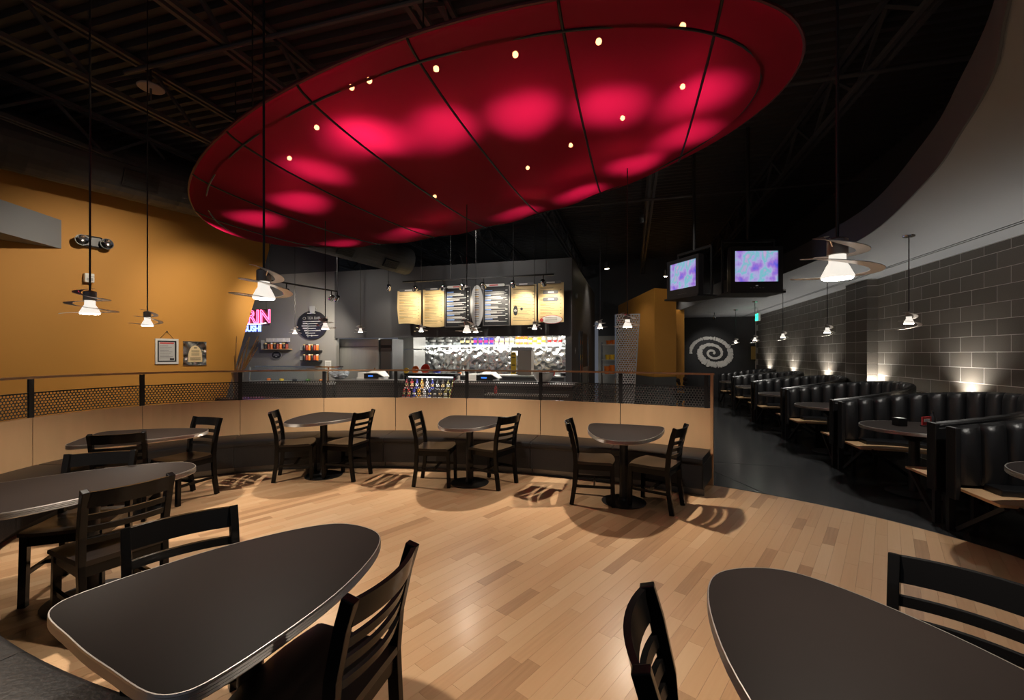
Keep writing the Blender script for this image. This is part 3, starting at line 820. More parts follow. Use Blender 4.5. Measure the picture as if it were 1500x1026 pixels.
def make_round_table():
    t = thing('booth_table', '', 'table', group='round booth tables')
    MB().lathe([(.0001, .728), (.49, .728), (.49, .760), (.0001, .760)], 48).build('tabletop', laminate, t)
    MB().sweep([Vector((.491*math.cos(2*PI*k/48), .491*math.sin(2*PI*k/48), .745)) for k in range(48)], [(-.002, -.022), (.006, -.022), (.009, -.018), (.005, -.012), (.009, -.006), (.005, 0), (.009, .006), (.006, .0155), (-.001, .0155)], True).build('edge_band', alu, t)
    MB().lathe([(.05, .02), (.05, .60), (.20, .722), (.20, .728)], 20).build('column', black_metal, t, smooth=True)
    MB().lathe([(.26, 0), (.265, .01), (.2, .02), (.06, .035)], 28).build('base_plate', black_metal, t, smooth=True)
    return t
b0 = make_booth(); r0 = make_round_table()
ords = ('booth cut by the right picture edge, nearest the camera', 'second booth from the camera, with a red card on its table', 'third booth from the camera', 'fourth booth from the camera', 'fifth booth from the camera', 'farthest booth, before the black wall with the spiral')
for k in range(6):
    loc = W(3.13, 3.85+2.15*k)
    o = b0 if k == 0 else dup(b0); o.location = loc; o.rotation_euler = (0, 0, AZ); o['label'] = 'curved channel-tufted black '+ords[k]
    o = r0 if k == 0 else dup(r0); o.location = W(3.12, 3.85+2.15*k); o.rotation_euler = (0, 0, AZ)
    o['label'] = 'round dark table with metal edge in the '+('nearest booth by the right edge', 'second booth, holding a red card', 'third booth from the camera', 'fourth booth from the camera', 'fifth booth from the camera', 'farthest booth')[k]
q = W(3.30, 6.12, .761)
t = thing('card_stand', 'small red menu card stand on the second booth table', 'card', q, AZ+.4)
MB().box(-.06, .06, -.02, .02, 0, .012).build('base', blk_p, t); MB().box(-.06, .06, -.006, .006, .012, .11).build('card', red_p, t)
MB().box(-.04, .04, -.0075, -.006, .05, .085).build('picture', ink_l, t)
q = W(3.02, 6.08, .761)
t = thing('napkin_box', 'small black napkin box on the second booth table', 'box', q, AZ+.1)
MB().box(-.045, .045, -.06, .06, 0, .09).build('body', blk_p, t, bevel=.006); MB().box(-.03, .03, -.045, .045, .09, .093).build('napkins', white_p, t)
q = W(3.40, 6.20, .761)
t = thing('sauce_bottle', 'small dark sauce bottle behind the red card', 'bottle', q)
MB().lathe([(.028, 0), (.03, .01), (.03, .09), (.012, .13), (.012, .15)], 12).build('body', blk_p, t, smooth=True); MB().lathe([(.014, .15), (.014, .17), (.0001, .172)], 12).build('cap', chrome, t)
# uplights behind the booths, at every gap
for k in range(6):
    vv = 4.93+2.15*k
    t = thing('uplight', 'small uplight at the wall behind the gap '+('before the second booth', 'between second and third booth', 'between third and fourth booth', 'between fourth and fifth booth', 'between fifth and farthest booth', 'after the farthest booth')[k], 'lamp', W(4.15, vv, 0), AZ, 'wall uplights behind the booths')
    MB().lathe([(.05, 0), (.055, .01), (.045, .02), (.045, .90), (.05, .91)], 14).build('stand', black_metal, t, smooth=True)
    MB().lathe([(.0001, .911), (.046, .911)], 14).build('lens', bulb_face, t)
    light('uplight_lamp', 'SPOT', (0, 0, .93), 85, (1, .94, .84), parent=t, size=math.radians(120), blend=1, radius=.03).rotation_euler = (PI, 0, 0)

# ------------------------------------------------------------------ RED CANOPY
can = thing('fabric_canopy', 'big glowing red oval fabric canopy hanging over the tables', 'canopy', W(CUC, CVC, CZ), AZ)
NU, NV = 150, 46
vs = []; fs = []
cols = sorted(set([-UMAX*math.cos(PI*k/NU)*.9995 for k in range(NU+1)]+[r-CUC for r in RIBS]))
for du in cols:
    a, b = can_span(du)
    for j in range(NV+1):
        q = (1-math.cos(PI*j/NV))/2; dv = a+(b-a)*q
        vs.append((du, dv, can_z(du, dv)-CZ))
for i in range(len(cols)-1):
    for j in range(NV): k = i*(NV+1)+j; fs.append((k, k+NV+1, k+NV+2, k+1))
MB().add(vs, fs).build('fabric', fabric, can, smooth=True)
def can_ring(r, dz, n=96):
    out = []
    for k in range(n):
        x = CA*r*math.cos(2*PI*k/n); y = CB*r*math.sin(2*PI*k/n); du = x*cph-y*sph; dv = x*sph+y*cph
        out.append(Vector((du, dv, can_z(du, dv, False)-CZ+dz)))
    return out
MB().tube(can_ring(1.0, .0), .014, 8, True).build('rim_tube', mat('canopy_frame_maroon', (.12, .012, .016), .5), can, smooth=True)
MB().tube(can_ring(.93, -.010), .009, 8, True).build('frame_ring', black_metal, can, smooth=True)
for r in RIBS:
    du = r-CUC; a, b = can_span(du); pts = []
    for j in range(33):
        q = (1-math.cos(PI*j/32))/2; dv = a+(b-a)*q; pts.append(Vector((du, dv, can_z(du, dv)-CZ-.004)))
    MB().tube(pts, .010, 6).build('rib', mat('rib_black', (.01, .004, .005), .5), can, smooth=True)
for px, py in ((620, 60), (1035, 10), (370, 190), (911, 255), (600, 345)):
    Y = 2.0*F/(519-py); p = Vector(((px-750)*Y/F, Y, 0)); du, dv = p.dot(U)-CUC, p.dot(V)-CVC
    MB().tube([(du, dv, can_z(du, dv)-CZ+.02), (du, dv, 5.2-CZ)], .006, 6).build('hanger_rod', black_metal, can)
# lamps inside: bulb pixel -> lit patch pixel
def can_hit(px, py, lift=0.0):
    Y = 4.0
    for _ in range(30):
        p = at(px, py, Y); du, dv = p.dot(U)-CUC, Vector((p.x, p.y, 0)).dot(V)-CVC
        z = can_z(du, dv)+lift; Y = (z-EYE)*F/(519-py)
    return at(px, py, Y)
LAMPS = [((1000, 38), (1022, 140), 1.0), ((877, 61), (893, 158), 1.0), ((755, 80), (768, 170), 1.0), ((639, 101), (650, 188), 1.0), ((541, 118), (552, 200), 1.1), ((515, 128), (525, 203), .9),
         ((464, 187), (462, 252), .9), ((424, 232), (440, 298), .9), ((1000, 127), (1005, 198), .8), ((912, 173), (930, 243), .8), ((836, 213), (852, 283), .8), ((773, 246), (760, 312), .6), ((637, 288), (600, 340), .6),
         ((372, 268), (375, 322), .8), ((500, 330), (500, 358), .4)]
for k, (b, g, w) in enumerate(LAMPS):
    hb = can_hit(b[0], b[1], .30); hg = can_hit(*g)
    loc = hb-Vector(can.location)
    lp = Matrix.Rotation(-AZ, 3, 'Z') @ loc
    if k < 13: MB().sphere(lp, .022, 10, 6).build('canopy_bulb', dot_lit, can, smooth=True)
    light('canopy_lamp', 'SPOT', hg.lerp(hb, .30)+Vector((0, 0, .50)), P_CAN*w, (1, .84, .70), target=hg, size=math.radians(70), blend=1.0, radius=.05)

# ------------------------------------------------------------------ TELEVISIONS on a ceiling bracket
def television(loc, rz, label, s=1.0):
    t = thing('television', label, 'television', loc, rz, 'bracket mounted televisions')
    # local: screen faces -y, origin at bottom centre of the cabinet
    w, h = .66*s, .58*s
    fr = MB(); bx = (-w/2, w/2); sx0, sx1, sz0, sz1 = -.275*s, .275*s, .125*s, .525*s
    for a in ((-w/2, sx0, 0, h), (sx1, w/2, 0, h), (sx0, sx1, 0, sz0), (sx0, sx1, sz1, h)): fr.box(a[0], a[1], -.02, .08, a[2], a[3])
    fr.build('bezel', blk_p, t)
    sc_ = MB(); n = 8; vs = []; fs = []
    for i in range(n+1):
        for j in range(n+1):
            x = sx0+(sx1-sx0)*i/n; z = sz0+(sz1-sz0)*j/n
            vs.append((x, .004-.018*(1-((2*i/n-1)**2))*(1-((2*j/n-1)**2)), z))
    for i in range(n):
        for j in range(n): k = i*(n+1)+j; fs.append((k, k+n+1, k+n+2, k+1))
    sc_.add(vs, fs).build('screen', tv_picture, t, smooth=True)
    bk = MB(); a, b = (w/2, .08, 0, h), (w*.3, .46, .08, h*.8)
    v = [(-w/2, .08, 0), (w/2, .08, 0), (w/2, .08, h), (-w/2, .08, h), (-w*.3, .46, .06), (w*.3, .46, .06), (w*.3, .46, h*.8), (-w*.3, .46, h*.8)]
    bk.add(v, [(0, 1, 2, 3), (7, 6, 5, 4), (0, 4, 5, 1), (1, 5, 6, 2), (2, 6, 7, 3), (3, 7, 4, 0)]).build('cabinet', blk_p, t)
    ctl = MB()
    for i in range(5): ctl.box(-.10+.045*i, -.075+.045*i, -.024, -.02, .045, .055)
    ctl.build('buttons', steel_dark, t)
    MB().box(-.02, .02, -.024, -.02, .075, .09).build('badge', chrome, t)
    MB().box(-w/2-.02, w/2+.02, -.06, .5, -.03, 0).build('shelf', black_metal, t)
    for x in (-w/2-.01, w/2+.01): MB().bar((x, .25, -.02), (x, .25, h+.15), .025, .03).build('bracket_arm', black_metal, t)
    MB().bar((-w/2-.02, .25, h+.15), (w/2+.02, .25, h+.15), .04, .04).build('bracket_top', black_metal, t)
    MB().tube([(0, .25, h+.15), (0, .25, 5.15-loc[2])], .03, 10).build('pole', black_metal, t, smooth=True)
    return t
television((3.69, 6.5, 2.55), -.05, 'black tube television facing the room with violet picture', 1.16)
television((2.98, 7.5, 2.60), -1.22, 'black tube television turned to the left, seen from its side', 1.16)

# ------------------------------------------------------------------ DUCTS
def duct(path, r, label, regs):
    t = thing('spiral_duct', label, 'duct', path[0])
    pth = [Vector(p)-Vector(path[0]) for p in path]
    mm = MB(); full_ = resample(pth, int((pth[-1]-pth[0]).length/.05)); m_ = 28
    vs = []; fs = []
    for i, p in enumerate(full_):
        d = (full_[min(i+1, len(full_)-1)]-full_[max(i-1, 0)]).normalized(); a = d.cross(Vector((0, 0, 1))).normalized(); b = a.cross(d)
        rr = r*(1.012 if i % 4 == 0 else 1)
        vs += [p+a*(rr*math.cos(2*PI*k/m_))+b*(rr*math.sin(2*PI*k/m_)) for k in range(m_)]
    for i in range(len(full_)-1):
        for k in range(m_): l = (k+1) % m_; fs.append((i*m_+k, (i+1)*m_+k, (i+1)*m_+l, i*m_+l))
    fs += [tuple(range(m_)), tuple((len(full_)-1)*m_+k for k in reversed(range(m_)))]
    mm.add(vs, fs).build('duct_body', mat('duct_dark_paint', (.050, .051, .054), .55), t)
    d = (pth[-1]-pth[0]).normalized(); a = d.cross(Vector((0, 0, 1))).normalized()
    for q, ang in regs:
        c = pth[0].lerp(pth[-1], q); nn = a*math.cos(ang)+Vector((0, 0, 1))*math.sin(ang); c = c+nn*(r+.02)
        w_ = nn.cross(d)
        g = MB(); g.bar(c-d*r*.55, c+d*r*.55, r*.62, .03, up=nn); f_ = g.build('register', black_metal, t)
        for k in range(5):
            s = MB(); e = c+w_*(r*.62*(k/5-.4))+nn*.018; s.bar(e-d*r*.5, e+d*r*.5, .02, .012, up=nn); s.build('vane', mat('vane_black', (.006, .006, .006), .6), f_)
    return t
base = [op(t_)+ON*.62 for t_ in (-4.4, 1.0)]
duct([zz3(base[0], 4.62), zz3(base[1], 4.60)], .42, 'large dark spiral duct along the top of the orange wall', ((.45, -.45), (.80, -.45)))
duct([(-4.3, 7.6, 3.95), (-2.38, 9.80, 3.70)], .30, 'dark spiral duct below the canopy, left of the menu boards', ((.45, -.75), (.80, -.75)))
# ------------------------------------------------------------------ MENU BOARDS (local x along u, z up, print faces -y)
MV = 9.18
def menu(x0, x1, y0, y1, label, m, ink, shape='rect', header=None, seed=0):
    rnd = random.Random(seed)
    u0, z1 = on(x0, y0, MV); u1, z0 = on(x1, y1, MV)
    w, h = u1-u0, z1-z0
    t = thing('menu_board', label, 'menu board', W((u0+u1)/2, MV, z0), AZ, 'hanging menu boards')
    if shape == 'rect': poly = [(-w/2, 0), (w/2, 0), (w/2, h), (-w/2, h)]
    elif shape == 'wave': poly = [(-w/2+.03, .045)]+[(-w/2+.03+(w-.03)*k/10, .045-.05*(k/10)+.03*math.sin(PI*k/10)) for k in range(1, 11)]+[(w/2, h), (-w/2, h), (-w/2-.012, h*.5)]
    elif shape == 'wave2': poly = [(-w/2, .03)]+[(-w/2+w*k/10, .03-.035*math.sin(PI*k/12)) for k in range(1, 11)]+[(w/2, h), (-w/2, h)]
    else: poly = [(w/2*math.cos(2*PI*k/32), h/2+h/2*math.sin(2*PI*k/32)) for k in range(32)]
    MB().plate(poly, (0, 0, 0), (1, 0, 0), (0, 0, 1), .02).build('panel', m, t)
    if m is blackboard:
        for a in ((-w/2, w/2, 0, .012), (-w/2, w/2, h-.012, h), (-w/2, -w/2+.012, 0, h), (w/2-.012, w/2, 0, h)): MB().box(a[0], a[1], -.027, -.019, a[2], a[3]).build('frame_strip', alu, t)
    def lines(mt, spec):
        b = MB()
        for a0, a1, zc, th in spec: b.box(a0, a1, -.0225, -.0205, zc-th/2, zc+th/2)
        if b.v: b.build('print_lines', mt, t)
    L1, L2, L3 = [], [], []
    zc = h-.11; k = 0
    while zc > .09:
        half = w/2-.05 if shape != 'oval' else w/2*.55
        right = -half+2*half*rnd.uniform(.45, .98)
        if m is blackboard:
            if k % 4 == 0: L2.append((-half, -half+.5*half+rnd.random()*.2*half, zc, .022)); L3.append((half-.05, half, zc, .014))
            else: L1.append((-half, right, zc, .010))
            zc -= .024 if k % 4 else .034
        elif shape == 'oval':
            L1.append((-half*.6, half*.6, zc, .012)) if k % 3 else L2.append((-half*.5, half*.5, zc, .02)); zc -= .05
        else:
            L1.append((-half, right, zc, .006)); L3.append((half-.035, half, zc, .008)) if k % 2 else None
            if k % 5 == 0: L2.append((-half, -half+.12, zc+.016, .012))
            zc -= .034 if k % 5 else .05
        k += 1
    lines(ink, L1); lines(ink_b if m is blackboard else ink_o, L2); lines(ink_l if m is blackboard else ink, L3)
    if header is not None:
        hw_ = w*.36; hc = w*header; pill = []
        for k in range(12): a = PI/2+PI*k/11; pill.append((hc-hw_+.028*math.cos(a), .028*math.sin(a)))
        for k in range(12): a = -PI/2+PI*k/11; pill.append((hc+hw_+.028*math.cos(a), .028*math.sin(a)))
        lit = m is blackboard
        MB().plate(pill, (0, -.03, h+.005), (1, 0, 0), (0, 0, 1), .02).build('header', white_p if lit else mat('header_grey', (.13, .13, .14), .5), t)
        MB().box(hc-hw_*.45, hc+hw_*.45, -.0525, -.0505, h-.007, h+.017).build('header_print', red_p if lit else ink_l, t)
    for x in (-w*.3, w*.3): MB().box(x-.006, x+.006, .0, .25, h*.75, h*.75+.012).build('stand_off', black_metal, t)
    return t, w, h
menu(583, 617.5, 427, 477, 'leftmost cream menu board with wavy bottom edge', cream, ink_d, 'wave', 0.0, 1)
t, w, h = menu(620, 651, 425, 479, 'cream menu board second from the left', cream, ink_d, 'wave2', 0.05, 2)
menu(652.5, 690, 422, 479, 'black menu board left of the silver oval', blackboard, ink_l, 'rect', 0.0, 3)
menu(689.5, 708.5, 418.5, 478.5, 'tall silver oval menu between the black boards', silver, ink_d, 'oval', None, 4)
menu(708, 747, 419.5, 477, 'black menu board right of the silver oval', blackboard, ink_l, 'rect', -.08, 5)
t, w, h = menu(749, 786, 418, 476, 'cream menu board second from the right', cream, ink_d, 'rect', 0.0, 6)
def badge(t, x, z, rx, rz_, m, name='badge'):
    MB().plate([(rx*math.cos(2*PI*k/24), rz_*math.sin(2*PI*k/24)) for k in range(24)], (x, -.021, z), (1, 0, 0), (0, 0, 1), .004).build(name, m, t)
badge(t, -w*.32, h*.36, .05, .11, blackboard); badge(t, -w*.32, h*.36, .036, .03, ink_l, 'badge_print'); badge(t, -w*.08, h*.40, .03, .03, blackboard)
t, w, h = menu(788.5, 826, 415.5, 472, 'rightmost cream menu board with silver oval plaque', cream, ink_d, 'rect', 0.0, 7)
for z in (.76, .58):
    MB().plate([(a*.16, b*.04) for a, b in ((-1, -1), (.9, -1), (1.05, 0), (.9, 1), (-1, 1), (-1.12, 0))], (0, -.022, h*z), (1, 0, 0), (0, 0, 1), .006).build('banner', mat('header_grey', (.13, .13, .14), .5), t)
    MB().box(-.06, .07, -.031, -.0285, h*z-.016, h*z+.016).build('banner_print', ink_l, t)
badge(t, .02, .06, .235, .095, red_p, 'plaque_rim')
MB().plate([(.225*math.cos(2*PI*k/28), .086*math.sin(2*PI*k/28)) for k in range(28)], (.02, -.0255, .06), (1, 0, 0), (0, 0, 1), .004).build('plaque', silver, t)
MB().plate([(.04*math.cos(2*PI*k/20), .04*math.sin(2*PI*k/20)) for k in range(20)], (-.20, -.030, .05), (1, 0, 0), (0, 0, 1), .004).build('plaque_seal', red_p, t)
b = MB()
for k in range(4): b.box(-.12, .14, -.0315, -.0298, .02+.026*k, .028+.026*k)
b.build('plaque_print', ink_d, t)

# ------------------------------------------------------------------ TRACK LIGHTS
def track_head(t, p, target, power, lit=True, spot=math.radians(62)):
    p = Vector(p); d = (Vector(target)-p).normalized()
    MB().tube([p+Vector((0, 0, .16)), p+Vector((0, 0, .02))], .012, 8).build('stem', black_metal, t)
    q = d.to_track_quat('Z', 'Y').to_matrix()
    def lz(prof, name, m):
        s = MB(); s.lathe(prof, 16); s.v = [q @ v + p for v in s.v]; return s.build(name, m, t, smooth=True)
    h = lz([(.03, -.09), (.045, -.08), (.05, -.02), (.058, .05), (.055, .055)], 'lamp_head', chrome)
    lz([(.0001, .03), (.05, .03)], 'lamp_lens', mat('track_lens', (1, .95, .88), .3, emit=(1, .93, .82), es=3.0))
    light('track_light', 'SPOT', p+d*.075, power, (1, .88, .70), target=target, size=spot, blend=.8, radius=.04)
TV_ = 8.45; zt = on(680, 410, TV_)[1]
tr = thing('track_light_rail', 'black track with chrome spot heads in front of the menu boards', 'track light')
MB().bar(W(ux(590, TV_), TV_, zt+.02), W(ux(812, TV_), TV_, zt+.02), .03, .03).build('rail', black_metal, tr)
for px in (660, 752, 800):
    MB().tube([W(ux(px, TV_), TV_, zt+.03), W(ux(px, TV_), TV_, 5.2)], .007, 6).build('hanger_rod', black_metal, tr)
for px, tx in ((608, 600), (648, 636), (677, 671), (708, 728), (752, 768), (796, 808)):
    p = W(ux(px, TV_), TV_, zt-.15); u_, z_ = on(tx, 449, MV); track_head(tr, p, W(u_, MV, z_), P_TRACK)
tr2 = thing('track_light_rail', 'black track with spot heads above the round chalk sign', 'track light')
p0 = at(395, 411, 8.4); p1 = at(494, 430, 9.9); p1.z = p0.z
MB().bar(p0, p1, .03, .03).build('rail', black_metal, tr2)
for p in (p0, p1): MB().tube([p, zz3(p, 5.2)], .007, 6).build('hanger_rod', black_metal, tr2)
for q, tg in ((.22, at(400, 470, 10.4)), (.90, at(450, 480, 10.8)), (1.0, at(470, 520, 10.9))):
    track_head(tr2, p0.lerp(p1, q)-Vector((0, 0, .17)), tg, 85, spot=math.radians(95))
sp = thing('spot_lamp', 'single chrome spot lamp left of the leftmost cream menu', 'spot lamp')
track_head(sp, W(*[ux(569, 8.6), 8.6], on(569, 422, 8.6)[1]), W(ux(560, KV), KV, 2.4), 18)
MB().tube([W(ux(569, 8.6), 8.6, on(569, 422, 8.6)[1]+.16), W(ux(569, 8.6), 8.6, 5.2)], .007, 6).build('hanger_rod', black_metal, sp)
# added spots that even out the light on orange wall and room, heads hung from the roof
def added_spot(loc, target, power, label, size=70, col=(1, .86, .68)):
    s = thing('added_spot', label, 'spot lamp')
    track_head(s, loc, target, 0.0)
    for o in list(bpy.data.objects):
        if o.type == 'LIGHT' and o.name.startswith('track_light') and o.data.energy == 0.0: bpy.data.objects.remove(o)
    d = (Vector(target)-Vector(loc)).normalized()
    light('added_spot_light', 'SPOT', Vector(loc)+d*.08, power, col, target=target, size=math.radians(size), blend=.9, radius=.05)
    MB().tube([Vector(loc)+Vector((0, 0, .15)), (loc[0], loc[1], 5.2 if loc[2] > 3.2 else 2.97)], .008, 6).build('hanger_rod', black_metal, s)
added_spot((-3.6, 5.6, 4.45), op(-2.2, 2.1), 440, 'added ceiling spot aimed at the left of the orange wall', 66)
added_spot((-4.6, 7.2, 4.35), op(-.7, 2.0), 150, 'added ceiling spot aimed at the end of the orange wall', 75)
added_spot((2.6, 8.6, 4.3), (4.2, 12.2, 2.4), 90, 'added ceiling spot above the orange block', 70)
def downlight(px, py, Y, label):
    p = at(px, py, Y); t = thing('downlight', label, 'lamp', p, 0, 'far downlights in the dark roof')
    MB().lathe([(.06, 0), (.07, .01), (.07, .18), (.02, .2)], 16).build('housing', black_metal, t, smooth=True)
    MB().lathe([(.0001, -.002), (.055, -.002)], 16).build('lens', bulb_face, t)
    MB().tube([(0, 0, .19), (0, 0, 5.2-p.z)], .008, 6).build('hanger_rod', black_metal, t)
    light('downlight_lamp', 'SPOT', p-Vector((0, 0, .02)), 45, target=p-Vector((0, 0, 1)), size=math.radians(110), blend=.6, radius=.04)
downlight(889, 394, 12.5, 'bright downlight left of the orange block, in the dark roof')
downlight(975, 405, 12.8, 'bright downlight just left of the side-turned television')

q = W(-6.6, 7.2, 4.25); added_spot(tuple(q), W(-6.4, 9.7, 1.3), 120, 'added ceiling spot lighting the cold room front', 95, (1, .92, .82))  # this and the following spots are added to brighten dim areas
q = W(-3.4, 7.1, 4.25); added_spot(tuple(q), W(-3.4, 8.6, .9), 130, 'added ceiling spot lighting the service counter', 100, (1, .92, .82))
q = W(.2, 6.6, 4.5); added_spot(tuple(q), W(.5, 9.1, 1.4), 110, 'added ceiling spot lighting the perforated screen', 80, (1, .92, .82))
q = W(-3.0, 7.2, 4.3); added_spot(tuple(q), W(-3.2, 9.44, 3.2), 75, 'added ceiling spot washing the charcoal wall above the menus', 110, (1, .94, .86))
q = W(2.6, 15.4, 2.80); added_spot(tuple(q), W(2.85, 17.4, 1.5), 48, 'added spot under the far soffit lighting the stone spiral', 60, (1, .95, .88))
# ------------------------------------------------------------------ KITCHEN
def kit(u, v, z=0.0): return W(u, v, z)
def tbox(t, name, m, x0, x1, y0, y1, z0, z1, bevel=0): return MB().box(x0, x1, y0, y1, z0, z1).build(name, m, t, bevel=bevel)
# tall steel cold-room front left of the pass
uL, uM, uR = ux(491, 9.75), ux(555.5, 9.75), ux(573, 9.75)
t = thing('cold_room', 'brushed steel cold room front under the charcoal wall', 'fridge', kit(uL, 9.75), AZ)
tbox(t, 'body', steel, 0, uM-uL-.02, 0, .8, 0, 2.0, .01); tbox(t, 'door_edge', steel_dark, .02, uM-uL-.04, -.012, 0, 1.78, 1.80)
tbox(t, 'handle', chrome, uM-uL-.12, uM-uL-.09, -.05, -.03, .9, 1.25)
t = thing('fridge', 'dark steel upright fridge beside the cold room', 'fridge', kit(uM, 9.78), AZ)
w = uR-uM
tbox(t, 'body', steel_dark, 0, w, .02, .58, 0, 1.99, .01); tbox(t, 'door', mat('fridge_door', (.12, .12, .12), .35, .7), .02, w-.02, 0, .02, .3, 1.68, .006)
tbox(t, 'grille', black_metal, .03, w-.03, 0, .02, 1.76, 1.83); tbox(t, 'handle', chrome, w-.07, w-.05, -.04, -.02, .8, 1.2)
uA, uB = ux(585, 11.0), ux(606, 11.0)
t = thing('steel_cabinet', 'pale steel cabinet left of the backsplash', 'cabinet', kit(uA, 11.0), AZ)
tbox(t, 'body', steel, 0, uB-uA, 0, .7, 0, 1.72, .01); tbox(t, 'vent_hood', steel, -.02, uB-uA+.02, -.05, .7, 1.74, 2.1, .02)
# pass counter with worktop
uA, uB = ux(592, 10.3), ux(826, 10.3)
t = thing('pass_counter', 'steel kitchen pass counter below the backsplash', 'counter', kit(uA, 10.3), AZ)
tbox(t, 'body', steel_dark, 0, uB-uA, 0, .6, 0, 1.03); tbox(t, 'worktop', steel, -.02, uB-uA, -.05, .65, 1.03, 1.07, .006)
tbox(t, 'lower_shelf', steel, 0, uB-uA, -.15, 0, .80, .83)
# shelf under the soffit with cups
SV = 12.0; s0, zS = on(606, 505.5, SV); s1, _ = on(828, 505.5, SV)
zS = 1.845
t = thing('wall_shelf', 'long steel shelf of cups above the backsplash', 'shelf', kit(s0, SV, zS), AZ)
tbox(t, 'board', mat('pale_shelf', (.70, .78, .82), .35, .4), 0, s1-s0, -.18, .28, 0, .03)
for q in (.12, .5, .88): MB().bar(((s1-s0)*q, .28, -.2), ((s1-s0)*q, -.1, -.005), .02, .02).build('bracket', steel, t)
tbox(t, 'added_under_light', mat('added_shelf_tube', (1, 1, 1), .4, emit=(1, .97, .92), es=5), .1, s1-s0-.1, -.14, -.10, -.02, 0)  # tube and area lamp added under the shelf to brighten the backsplash
light('added_shelf_light', 'AREA', W((s0+s1)/2, SV-.12, zS-.03), 22, (1, .96, .90), target=W((s0+s1)/2, SV+.25, zS-.6), shape=(s1-s0-.2, .05))
def cup(kind, r, h, m1, m2):
    c = thing(kind, '', 'cup' if kind != 'steel_pan' else 'pan')
    MB().lathe([(r*.78, 0), (r, h), (r*.9, h), (r*.7, .01)], 14).build('body', m1, c, smooth=True)
    MB().lathe([(r*.86, h*.3), (r*.95, h*.66), (r*.97, h*.66), (r*.88, h*.3)], 14).build('band', m2, c, smooth=True)
    return c
yel = mat('yellow_print', (.85, .55, .04), .5); blu = mat('navy_print', (.04, .05, .35), .5); org = mat('orange_plastic', (.85, .22, .03), .4)
wht = mat('paper_white', (.82, .82, .78), .5); mag = mat('magenta_print', (.55, .03, .20), .5); gold = mat('gold_print', (.70, .52, .22), .5)
row = [(610+12*k, 'steel_pan', 'steel pan at the left end of the wall shelf', .095, .15, steel, steel_dark) for k in range(5)]
row += [(677+8*k, 'paper_cup', 'dark paper cup on the wall shelf beside the steel pans', .06, .19, blk_p, gold) for k in range(3)]
row += [(696+8*k, 'paper_cup', 'navy and magenta paper cup on the wall shelf', .065, .20, blu, mag) for k in range(4)]
row += [(720+7.5*k, 'paper_cup', 'white paper cup with gold print on the wall shelf', .055, .18, wht, gold) for k in range(5)]
row += [(758+6*k, 'paper_cup', 'orange paper cup on the wall shelf', .055, .22, org, wht) for k in range(3)]
row += [(777+6.5*k, 'paper_cup', 'yellow paper cup on the wall shelf near its right end', .055, .19, yel if k % 2 == 0 else wht, wht if k % 2 == 0 else yel) for k in range(4)]
row += [(805+8*k, 'paper_cup', 'red striped paper cup at the right end of the shelf', .055, .19, wht, red_p) for k in range(3)]
seen_ = {}
for px, kd, l, r, h, m1, m2 in row:
    c = cup(kd, r, h, m1, m2); seen_[l] = seen_.get(l, 0)+1; c['label'] = ('first', 'second', 'third', 'fourth', 'fifth')[seen_[l]-1]+' from the left, '+l; c['group'] = l.split(' on the')[0]+'s on the shelf'; c.location = kit(ux(px, SV-.05), SV-.05, zS+.031)
# things on the pass counter
def lay(px, v, z): return kit(ux(px, v), v, z)
for px, r, l, m_ in ((597, .075, 'small yellow bowl tipped towards us on the pass counter', yel), (611, .10, 'orange bowl tipped towards us beside the red bowl', org), (626, .125, 'largest red bowl tipped towards us on the pass counter', mat('red_plastic', (.70, .07, .03), .4))):
    t = thing('bowl', l, 'bowl', lay(px, 10.36, 1.071+r*.97), AZ, 'tipped plastic bowls')
    s = MB(); s.lathe([(r*.35, 0), (r*.75, r*.35), (r, r*.95), (r*.95, r*.95), (r*.7, r*.4), (r*.3, .02)], 20)
    s.v = [Matrix.Rotation(1.35, 3, 'X') @ v for v in s.v]; s.build('body', m_, t, smooth=True)
    s = MB(); s.tube([Vector((r*.98*math.cos(a), r*.98*math.sin(a), r*.95)) for a in [2*PI*k/20 for k in range(20)]], .005, 6, True)
    s.v = [Matrix.Rotation(1.35, 3, 'X') @ v for v in s.v]; s.build('rim', m_, t, smooth=True)
t = thing('ticket_holder', 'tall yellow notice on a steel dispenser at the pass', 'dispenser', lay(758, 10.5, 1.071), AZ)
tbox(t, 'cabinet', mat('beige_steel', (.48, .42, .35), .4, .3), 0, .36, 0, .3, .0, .62, .01); tbox(t, 'lid', steel, -.16, .38, -.01, .32, .62, .70, .01)
tbox(t, 'yellow_notice', yel, -.17, -.04, .0, .02, .02, .58); b = MB()
for z in (.07, .25, .44, .53): b.box(-.15, -.06, -.003, -.0005, z-.012, z+.012)
b.build('notice_print', ink_d, t)
for px, l, m_, r, h in ((673, 'orange sauce bowl on the pass counter left of the spray bottle', org, .045, .05), (684, 'orange sauce bowl on the pass counter right of the spray bottle', org, .045, .05), (807, 'round red lidded box near the right end of the pass', red_p, .11, .10), (826, 'black pan at the right end of the pass counter', blk_p, .10, .07), (715, 'white tub on the pass counter left of the yellow notice', wht, .07, .10), (709, 'black cup box on the pass counter', blk_p, .06, .10), (640, 'dark blue pot on the pass counter beside the red bowl', blu, .10, .09)):
    t = thing('kitchen_container', l, 'container', lay(px, 10.4, 1.071), AZ, 'containers on the pass counter')
    MB().lathe([(r*.85, 0), (r, h*.9), (r*.96, h)], 16).build('body', m_, t, smooth=True); MB().lathe([(r*1.03, h*.86), (r*1.05, h*.92), (r*1.03, h*.98), (r*.9, h*1.02)], 16).build('rim', m_ if m_ is not wht else steel, t, smooth=True)
t = thing('spray_bottle', 'white squeeze bottle between the orange sauce bowls', 'bottle', lay(678.5, 10.36, 1.071))
